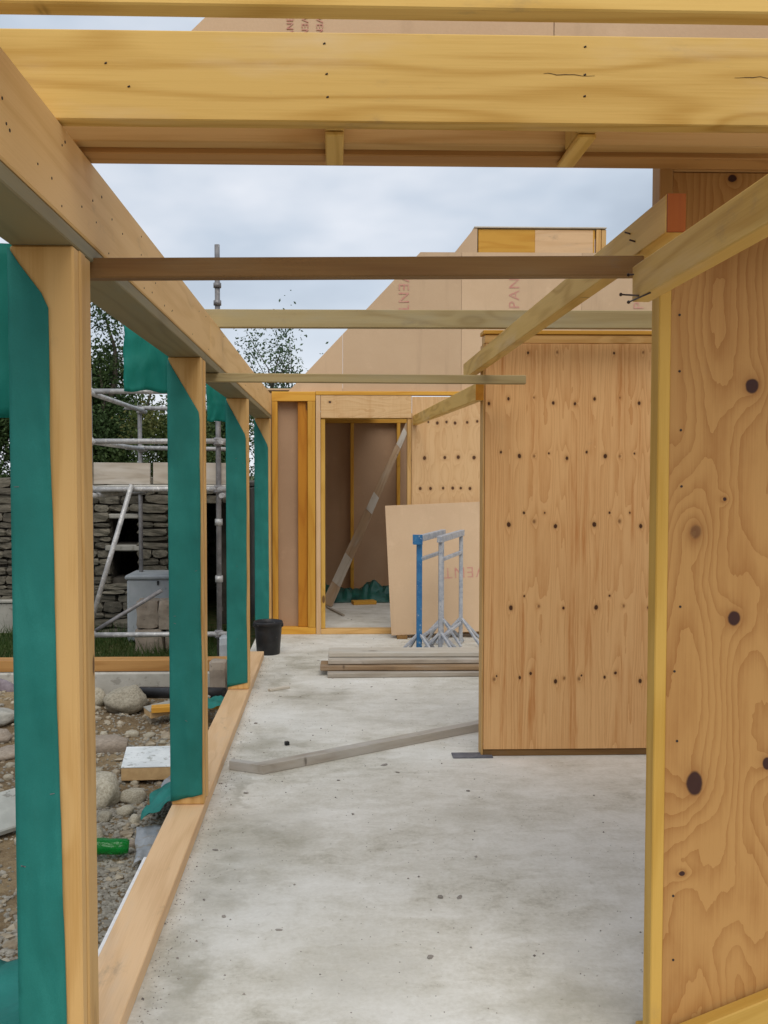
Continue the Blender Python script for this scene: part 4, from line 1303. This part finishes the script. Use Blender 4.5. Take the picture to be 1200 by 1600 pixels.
# green bottle lying down
bo = thing('bottle', 'crushed green plastic bottle lying on the gravel', 'bottle', (-1.02, 4.3, -0.15))
prof = [(0.0, 0), (0.030, 0.0), (0.038, 0.012), (0.040, 0.05), (0.037, 0.085), (0.040, 0.12), (0.039, 0.16), (0.028, 0.20), (0.014, 0.232), (0.0135, 0.25)]
V, F = [], []
for i, (r_, z_) in enumerate(prof):
    for k in range(20):
        a = 2 * math.pi * k / 20
        rr = r_ * (1 - 0.45 * max(0, mnoise.noise(Vector((math.cos(a) * 1.5, z_ * 20, math.sin(a) * 1.5)))))
        V.append((rr * math.cos(a), rr * math.sin(a), z_))
for i in range(len(prof) - 1):
    for k in range(20):
        F.append((i * 20 + k, i * 20 + (k + 1) % 20, (i + 1) * 20 + (k + 1) % 20, (i + 1) * 20 + k))
Mb = Matrix.Translation((-0.955, 4.30, ghill(-0.96, 4.3) + 0.055)) @ Matrix.Rotation(R(-84), 4, 'Y') @ Matrix.Rotation(R(10), 4, 'X')
pydata('body', V, F, M_BOTTLE, Mb, bo, smooth=True)
tube('cap', Mb @ Vector((0, 0, 0.246)), Mb @ Vector((0, 0, 0.266)), 0.016, M_SHEETG, bo, 14)


def rag(name, label, cx_, cy_, lx, ly, z, rot, mat, seed, amp=0.03, slope=0.0):
    P = []
    for i in range(14):
        row = []
        for j in range(14):
            u, v = i / 13 - 0.5, j / 13 - 0.5
            h = z + amp * mnoise.noise(Vector((u * 4 + seed, v * 4, seed))) + 0.4 * amp * mnoise.noise(Vector((u * 10, v * 10 + seed, 1))) + slope * u
            edge = 0.10 * mnoise.noise(Vector((u * 3, v * 3, seed + 4)))
            row.append((lx * (u + edge), ly * (v + edge * 0.6), h))
        P.append(row)
    M = Matrix.Translation((cx_, cy_, 0)) @ Matrix.Rotation(rot, 4, 'Z')
    o = solid_grid(name, P, 0.0015, (0, 0, 1), mat, None, M)
    return tag(o, label, 'sheeting', 'scraps of sheeting on the ground')


rag('membrane_scrap', 'teal membrane scrap on the ground beside the foot of the second post', -0.86, 4.76, 0.20, 0.40, -0.055, 0.05, M_TEAL, 2.0, slope=0.12)
rag('membrane_scrap', 'teal membrane scrap on the ground in the lower left corner', -1.13, 3.02, 0.42, 0.5, -0.13, 0.3, M_TEAL, 5.0)
rag('polythene_scrap', 'grey polythene scrap on the ground between the second post and the bottle', -0.86, 4.36, 0.15, 0.42, -0.15, 0.2, M_SHEETG, 8.0, amp=0.02)
rag('polythene_scrap', 'bluish polythene scrap under the foot of the second post, near the insulation offcut', -0.85, 5.08, 0.20, 0.32, -0.12, -0.1, M_SHEETG, 11.0, amp=0.02)
rag('polythene_scrap', 'dark grey polythene in the lower left corner, under the teal scrap', -1.0, 2.75, 0.35, 0.5, -0.15, 0.4, M_SHEETG, 15.0)
rag('membrane_scrap', 'small teal membrane scrap on the ground beside the third post', -0.86, 6.62, 0.22, 0.3, -0.04, 0.2, M_TEAL, 21.0)

# slate slab and rubbish at the left edge
sl = mesh_obj('slate_slab', box_mesh('slate_slab', 0.62, 0.26, 0.035, 0.006), M_SLATE, Matrix.Translation((-1.72, 4.48, ghill(-1.72, 4.5) + 0.075)) @ Matrix.Rotation(R(35), 4, 'Z') @ Matrix.Rotation(R(-6), 4, 'Y') @ Matrix.Rotation(R(24), 4, 'X'))
tag(sl, 'tilted pale grey slate slab at the left edge, outside the nearest post', 'slab')
for k, (yy, zz, rr, xx) in enumerate([(7.0, -0.02, 0.055, -2.6), (6.88, -0.09, 0.05, -2.55)]):
    P = []
    for i in range(16):
        a = i / 15
        row = []
        for j in range(13):
            q = 2 * math.pi * j / 12
            r_ = rr * (1 + 0.35 * mnoise.noise(Vector((a * 5, math.cos(q), k * 9))))
            row.append((-0.4 + 0.8 * a, r_ * math.cos(q), r_ * math.sin(q) + 0.04 * math.sin(a * 4 + k)))
        P.append(row)
    V = [p for row in P for p in row]
    F = [(i * 13 + j, i * 13 + j + 1, (i + 1) * 13 + j + 1, (i + 1) * 13 + j) for i in range(15) for j in range(12)]
    o = pydata('rolled_sheet', V, F, M_RUBBISH, Matrix.Translation((xx, yy, zz + 0.02)) @ Matrix.Rotation(R(-12 + 8 * k), 4, 'Z') @ Matrix.Rotation(R(10 - 6 * k), 4, 'Y'), None, True)
    tag(o, ('upper' if k == 0 else 'lower') + ' roll of purplish plastic sheet in the rubble at the left edge', 'plastic sheet', 'rolled plastic in the rubble')

# blocks between the second and third posts
for (x0, x1, y0, y1, z0, z1, m, lab) in [(-1.02, -0.86, 8.28, 8.5, -0.26, 0.13, M_TANK, 'pale grey block outside, between the second and third posts'),
                                         (-0.965, -0.84, 7.20, 7.40, -0.26, 0.13, M_BLOCK, 'brown block outside at the slab edge, between the second and third posts')]:
    o = mesh_obj('building_block', rough_mesh('building_block', x1 - x0, y1 - y0, z1 - z0, 0.012, x0), m, Matrix.Translation(((x0 + x1) / 2, (y0 + y1) / 2, (z0 + z1) / 2)))
    tag(o, lab, 'block', 'building blocks outside')
tag(tube('drain_pipe', (-1.5, 7.2, -0.10), (-0.82, 6.98, -0.06), 0.045, M_BLACK, None, 16), 'short black pipe lying outside beside the third post', 'pipe')
tag(timber('offcut', (-1.3, 6.62, -0.085), (-0.80, 6.70, -0.075), 0.09, 0.04, M_STUD), 'orange-brown timber offcut on the ground outside the third post', 'offcut', 'timber offcuts')

# --- scaffold
sc = thing('scaffold', 'grey tubular scaffold standing outside in front of the stone wall', 'scaffold', (-2.2, 8.7, -0.25))
tr = 0.0242
FX = (-2.24, -1.06)
YF, YR = 8.60, 10.78


def coupler(p, m=M_STEEL):
    mesh_obj('coupler', box_mesh('coupler', 0.085, 0.075, 0.075, 0.014), m, Matrix.Translation(p) @ Matrix.Rotation(0.4, 4, 'Z'), sc)


for i, x in enumerate(FX):
    top = 3.70 if i == 1 else 2.55
    tube('standard', (x, YF + 0.05, -0.30), (x, YF + 0.05, top), tr, M_STEELD, sc)
    tube('standard', (x + 0.02, YR, -0.32), (x + 0.02, YR, 2.38), tr, M_STEELD, sc)
    mesh_obj('base_plate', box_mesh('base_plate', 0.15, 0.15, 0.008, 0.002), M_STEELD, Matrix.Translation((x, YF + 0.05, -0.285)), sc)
    for z in (2.35, 1.895, 1.455, 0.107):
        coupler((x, YF + 0.02, z), M_STEELD if i == 1 else M_STEEL)
    for z in (2.33, 1.89, 1.40):
        tube('transom', (x + 0.045, YF - 0.12, z), (x + 0.055, YR + 0.15, z - 0.01), tr, M_STEEL, sc)
        coupler((x + 0.03, YR, z - 0.005))
# sleeve joints on the tall standard
for z in (3.33, 3.17):
    tube('sleeve', (-1.06, YF + 0.05, z - 0.022), (-1.06, YF + 0.05, z + 0.022), 0.036, M_STEELD, sc)
for z in (1.15, 0.62):
    tube('sleeve', (-1.06, YF + 0.05, z - 0.03), (-1.06, YF + 0.05, z + 0.03), 0.036, M_STEEL, sc)
for z, m in ((2.352, M_STEEL), (1.895, M_STEEL), (1.455, M_STEEL), (0.107, M_STEEL)):
    tube('ledger', (-2.36, YF, z), (-0.93, YF, z + 0.004), tr, m, sc)
for z in (2.36, 1.90, 1.42):
    tube('ledger', (-2.40, YR + 0.05, z), (-1.0, YR + 0.05, z - 0.02), tr, M_STEEL, sc)
tube('diagonal_brace', (-1.84, YF - 0.05, 1.50), (-2.30, YF - 0.05, -0.02), tr * 0.95, M_STEEL, sc)
tube('diagonal_brace', (-2.45, YF + 0.10, -0.01), (-1.60, YF + 0.10, 0.51), tr * 0.8, M_STEELD, sc)
# toe boards and deck boards
for (x0, x1, lab) in ((-2.215, -1.695, 'pale toe board standing on the scaffold, left of the gap'), (-1.665, -0.95, 'pale toe board standing on the scaffold, right of the gap')):
    o = timber('toe_board', (x0, YF + 0.075, 1.603), (x1, YF + 0.085, 1.598), 0.036, 0.20, M_GREY)
    tag(o, lab, 'board', 'scaffold toe boards')
for k in range(5):
    o = timber('deck_board', (-2.33, YF + 0.30 + 0.235 * k, 1.462), (-1.0 - 0.02 * k, YF + 0.30 + 0.235 * k, 1.462), 0.225, 0.037, M_PALE)
    tag(o, 'scaffold deck board behind the toe boards, %s from the front' % ('first', 'second', 'third', 'fourth', 'fifth')[k], 'board', 'scaffold deck boards')

# --- rubble stone building with openings
WY = 11.2
sw = thing('stone_building', 'old rubble stone wall with dark square openings behind the scaffold', 'building', (-3.6, WY, -0.3))
OPEN = [(-2.66, -2.34, 0.75, 1.06), (-2.66, -2.34, 0.34, 0.665), (-1.97, -1.22, -0.3, 1.25)]
X0, X1, Z0, Z1 = -6.6, -1.05, -0.35, 1.46
# core in strips round the openings
cuts = [X0, -2.66, -2.34, -1.97, -1.22, X1]
for a, b in zip(cuts[:-1], cuts[1:]):
    blocks = [(Z0, Z1 - 0.02)]
    for (oa, ob, oz0, oz1) in OPEN:
        if oa <= a + 1e-6 and ob >= b - 1e-6:
            nb = []
            for (c0, c1) in blocks:
                if oz0 > c0: nb.append((c0, min(c1, oz0)))
                if oz1 < c1: nb.append((max(c0, oz1), c1))
            blocks = nb
    for (c0, c1) in blocks:
        if c1 - c0 > 0.02:
            mesh_obj('wall_core', box_mesh('wall_core', b - a - 0.001, 0.42, c1 - c0 - 0.001, 0), M_CORE, Matrix.Translation(((a + b) / 2, WY + 0.27, (c0 + c1) / 2)), sw)
mesh_obj('side_wall', box_mesh('side_wall', 0.4, 3.5, Z1 - Z0 - 0.05, 0.01), M_WALLST, Matrix.Translation((X1 - 0.21, WY + 2.24, (Z0 + Z1) / 2 - 0.02)), sw)  # unseen shell walls, added so the openings stay dark
mesh_obj('side_wall', box_mesh('side_wall', 0.4, 3.5, Z1 - Z0 - 0.05, 0.01), M_WALLST, Matrix.Translation((X0 + 0.21, WY + 2.24, (Z0 + Z1) / 2 - 0.02)), sw)
mesh_obj('rear_wall', box_mesh('rear_wall', X1 - X0, 0.4, Z1 - Z0 - 0.05, 0.01), M_WALLST, Matrix.Translation(((X0 + X1) / 2, WY + 4.2, (Z0 + Z1) / 2 - 0.02)), sw)
mesh_obj('shade_roof', box_mesh('shade_roof', X1 - X0 - 0.05, 4.1, 0.06, 0.01), M_CORE, Matrix.Translation(((X0 + X1) / 2, WY + 2.3, Z1 + 0.0)), sw)  # unseen flat cover, added to keep light out of the interior
RS = []
for k in range(8):
    bm = bmesh.new()
    bmesh.ops.create_cube(bm, size=1)
    bmesh.ops.subdivide_edges(bm, edges=list(bm.edges), cuts=1, use_grid_fill=True)
    for v in bm.verts:
        n = Vector((random.uniform(-1, 1), random.uniform(-1, 1), random.uniform(-1, 1)))
        L_ = v.co.length
        v.co += n * 0.055
        if L_ > 0.8: v.co *= 0.86
    me = bpy.data.meshes.new('stone')
    bm.to_mesh(me)
    bm.free()
    me.materials.append(M_WALLST)
    RS.append(me)
cnt = 0
z = Z0 + 0.02
extra = []
while z < Z1 - 0.02:
    h = random.uniform(0.06, 0.125)
    free = [(-4.35 if z > 0.06 else -3.5, X1)]
    for (oa, ob, oz0, oz1) in OPEN:
        if z + h > oz0 + 0.03 and z < oz1 - 0.03:
            nf = []
            for (a, b) in free:
                if oa > a: nf.append((a, min(b, oa)))
                if ob < b: nf.append((max(a, ob), b))
            free = nf
    for (a, b) in free:
        x = a
        while b - x > 0.05:
            w = min(random.uniform(0.13, 0.38) * (1.2 if h > 0.095 else 1), b - x)
            if b - x - w < 0.08: w = b - x
            hh = h * random.uniform(0.86, 1.0)
            M = Matrix.Translation((x + w / 2, WY + 0.03 + random.uniform(-0.03, 0.02), z + hh / 2)) @ Matrix.Rotation(random.uniform(-0.09, 0.09), 4, 'Y') @ Matrix.Diagonal((w * random.uniform(0.9, 1.05), 0.17, hh * random.uniform(0.8, 1.12), 1))
            o = bpy.data.objects.new('stone', random.choice(RS))
            place(o, M, sw)
            cnt += 1
            x += w
    z += h
# larger dressed stones and lintels
for (a, b, c0, c1, pr) in [(-4.45, -3.52, -0.35, 0.05, 0.08), (-4.4, -3.5, 0.055, 0.10, 0.10), (-2.72, -2.28, 0.675, 0.745, 0.07), (-2.70, -2.30, 1.062, 1.12, 0.05)]:
    o = mesh_obj('lintel_stone', box_mesh('lintel_stone', b - a, 0.2, c1 - c0, 0.012), M_LEDGE, Matrix.Translation(((a + b) / 2, WY + 0.1 - pr, (c0 + c1) / 2)), sw)

# tank in front of the wall
tk = thing('water_tank', 'pale grey box tank with a lid in front of the stone wall', 'tank', (-1.95, 10.6, -0.3))
mesh_obj('body', box_mesh('body', 0.70, 0.55, 0.70, 0.02), M_TANK, Matrix.Translation((-1.96, 10.70, 0.06)), tk)
mesh_obj('lid', box_mesh('lid', 0.74, 0.59, 0.05, 0.015), M_TANK, Matrix.Translation((-1.96, 10.70, 0.437)), tk)
mesh_obj('latch', box_mesh('latch', 0.02, 0.02, 0.05, 0.004), M_BLACK, Matrix.Translation((-1.96, 10.418, 0.375)), tk)
# blocks stacked in front of it
bp = [(-2.10, -1.80, -0.31, -0.05, 'lower left'), (-1.79, -1.52, -0.31, -0.06, 'lower right'), (-2.085, -1.86, -0.045, 0.25, 'upper left'), (-1.85, -1.55, -0.055, 0.262, 'upper right')]
for (a, b, c0, c1, lab) in bp:
    me = rough_mesh('stone_block', b - a, 0.34, c1 - c0, 0.022, a * 7 + c0)
    o = mesh_obj('stone_block', me, M_BLOCK, Matrix.Translation(((a + b) / 2, 9.98 + random.uniform(-0.03, 0.03), (c0 + c1) / 2)) @ Matrix.Rotation(random.uniform(-0.06, 0.06), 4, 'Z'))
    tag(o, 'brown stone block in the stack before the grey tank, %s of four' % lab, 'block', 'stacked stone blocks')

# grass behind the footing
V_, F_ = [], []
for k in range(9000):
    x, y = random.uniform(-5.0, -1.1), random.uniform(8.0, 11.0)
    if random.random() > (y - 7.6) / 2.2: continue
    h = random.uniform(0.05, 0.16) * (1.7 if random.random() < 0.12 else 1)
    a = random.uniform(0, 6.28)
    w = random.uniform(0.004, 0.008)
    lx, ly = random.gauss(0, 0.05), random.gauss(0, 0.05)
    z0_ = ghill(x, y) - 0.01
    b = len(V_)
    V_ += [(x - w * math.cos(a), y - w * math.sin(a), z0_), (x + w * math.cos(a), y + w * math.sin(a), z0_), (x + lx, y + ly, z0_ + h)]
    F_.append((b, b + 1, b + 2))
tag(pydata('grass', V_, F_, M_GRASS), 'rough green grass in front of the stone wall', 'grass', kind='stuff')


# ================================================================== TREES
def tree(name, label, base, height, clumps, n_leaf, leaf, mat, seed, trunk_r=0.12, twigs=14):
    """clumps: list of (x,y,z,rx,ry,rz,weight) relative to base"""
    g = np.random.default_rng(seed)
    rd = random.Random(seed)
    t = thing(name, label, 'tree', base, 'trees behind the stone wall')
    bx, by, bz = base
    # trunk and limbs as tapered tubes
    V, F = [], []
    def limb(pts, r0, r1, sg=7):
        b0 = len(V)
        for i, p in enumerate(pts):
            r_ = r0 + (r1 - r0) * i / (len(pts) - 1)
            for k in range(sg):
                a = 2 * math.pi * k / sg
                V.append((p[0] + r_ * math.cos(a), p[1] + r_ * math.sin(a), p[2]))
        for i in range(len(pts) - 1):
            for k in range(sg):
                F.append((b0 + i * sg + k, b0 + i * sg + (k + 1) % sg, b0 + (i + 1) * sg + (k + 1) % sg, b0 + (i + 1) * sg + k))
    tp = [(bx + 0.15 * math.sin(i * 1.3 + seed), by + 0.1 * math.cos(i + seed), bz + height * 0.92 * i / 8) for i in range(9)]
    limb(tp, trunk_r, trunk_r * 0.12)
    tips = []
    for k in range(twigs):
        s0 = tp[rd.randint(2, 7)]
        c = clumps[rd.randrange(len(clumps))]
        e_ = (bx + c[0] + rd.gauss(0, c[3] * 0.5), by + c[1] + rd.gauss(0, c[4] * 0.5), bz + c[2] + rd.gauss(0, c[5] * 0.5))
        mid = tuple((a + b) / 2 + rd.gauss(0, 0.12) for a, b in zip(s0, e_))
        limb([s0, mid, e_], trunk_r * 0.32, trunk_r * 0.05, 5)
    pydata('trunk', V, F, M_BARK, None, t, True)
    w = np.array([c[6] for c in clumps], float)
    w /= w.sum()
    ids = g.choice(len(clumps), n_leaf, p=w)
    C = np.array([c[:6] for c in clumps])[ids]
    d = g.normal(0, 1, (n_leaf, 3))
    d /= np.linalg.norm(d, axis=1, keepdims=True)
    rr = g.random(n_leaf) ** 0.45
    # sub-clumping for light and dark gaps
    pos = C[:, :3] + d * C[:, 3:6] * rr[:, None]
    sub = g.normal(0, 1, (max(40, n_leaf // 90), 3))
    si = g.integers(0, len(sub), n_leaf)
    anchor = C[:, :3] + sub[si] / (np.linalg.norm(sub[si], axis=1, keepdims=True)) * C[:, 3:6] * (0.55 + 0.5 * ((si * 0.618) % 1))[:, None]
    pos = np.where((g.random(n_leaf) < 0.75)[:, None], anchor + g.normal(0, 0.16, (n_leaf, 3)), pos)
    pos += np.array(base)
    a = g.normal(0, 1, (n_leaf, 3)); a /= np.linalg.norm(a, axis=1, keepdims=True)
    b = np.cross(a, g.normal(0, 1, (n_leaf, 3))); b /= np.linalg.norm(b, axis=1, keepdims=True)
    sz = (leaf * g.uniform(0.6, 1.4, n_leaf))[:, None]
    Q = np.stack([pos - a * sz, pos - b * sz * 0.5, pos + a * sz, pos + b * sz * 0.5], 1).reshape(-1, 3)
    me = bpy.data.meshes.new('crown')
    me.vertices.add(n_leaf * 4)
    me.vertices.foreach_set('co', Q.ravel())
    me.loops.add(n_leaf * 4)
    me.loops.foreach_set('vertex_index', np.arange(n_leaf * 4))
    me.polygons.add(n_leaf)
    me.polygons.foreach_set('loop_start', np.arange(n_leaf) * 4)
    me.polygons.foreach_set('loop_total', np.full(n_leaf, 4))
    me.update()
    o = mesh_obj('crown', me, mat, None, t)
    o['kind'] = 'stuff'
    return t


def blob(n, cx_, cz0, cz1, rad, rd, dy=0.7):
    out = []
    for k in range(n):
        z = cz0 + (cz1 - cz0) * rd.random()
        f = 1 - 0.55 * (z - cz0) / (cz1 - cz0)
        out.append((cx_ + rd.gauss(0, rad * 0.5) * f, rd.gauss(0, dy * 0.5), z, rad * 0.42 * f, rad * 0.42, rad * 0.36, f))
    return out


rd = random.Random(3)
tree('evergreen_tree', 'dense dark tree behind the scaffold at the far left edge', (-6.2, 16.6, -0.4), 4.9, blob(26, 0, 0.5, 4.6, 1.7, rd), 80000, 0.038, M_LEAF, 11, 0.14)
tree('evergreen_tree', 'tall dark leafy tree seen between the first and second posts, sky through its top', (-4.05, 16.9, -0.4), 5.3, blob(26, 0, 0.5, 4.0, 1.6, rd) + [(dx, 0, dz, .45, .4, .5, .16) for dx, dz in ((-1, 4.3), (-.4, 4.9), (.3, 4.8), (.9, 4.4), (1.4, 3.9), (1.7, 3.4), (-1.5, 3.9), (-.1, 5.3))], 95000, 0.036, M_LEAF, 12, 0.14)
tree('broadleaf_tree', 'mid-green bush with reddish leaves behind the scaffold rails', (-2.75, 15.9, -0.4), 3.4, blob(22, 0, 0.5, 2.9, 1.1, rd), 60000, 0.034, M_LEAF2, 13, 0.09)
tree('evergreen_tree', 'dark tree between the second and third posts, behind the tall scaffold tube', (-2.3, 18.3, -0.4), 3.9, blob(22, 0, 0.5, 3.3, 1.25, rd), 60000, 0.036, M_LEAF, 14, 0.1)
cl = [(0.0, 0, 2.6, .6, .5, .8, .8), (-.35, 0, 3.4, .5, .4, .55, .5), (.3, 0, 3.5, .5, .4, .6, .5), (0.05, 0, 4.2, .35, .3, .7, .45), (-.75, 0, 3.9, .35, .3, .5, .25), (.75, 0, 3.3, .4, .3, .45, .3),
      (-.95, 0, 3.2, .4, .3, .5, .3), (.12, 0, 5.0, .22, .2, .5, .10), (-.55, 0, 4.7, .3, .2, .4, .12), (1.05, 0, 3.9, .25, .2, .6, .08), (0, 0, 1.6, .9, .6, .8, .8)]
tree('birch_tree', 'airy light-leaved tree against the sky beside the far gable', (-1.15, 20.0, -0.4), 5.0, cl, 9500, 0.036, M_LEAF3, 15, 0.08, 30)
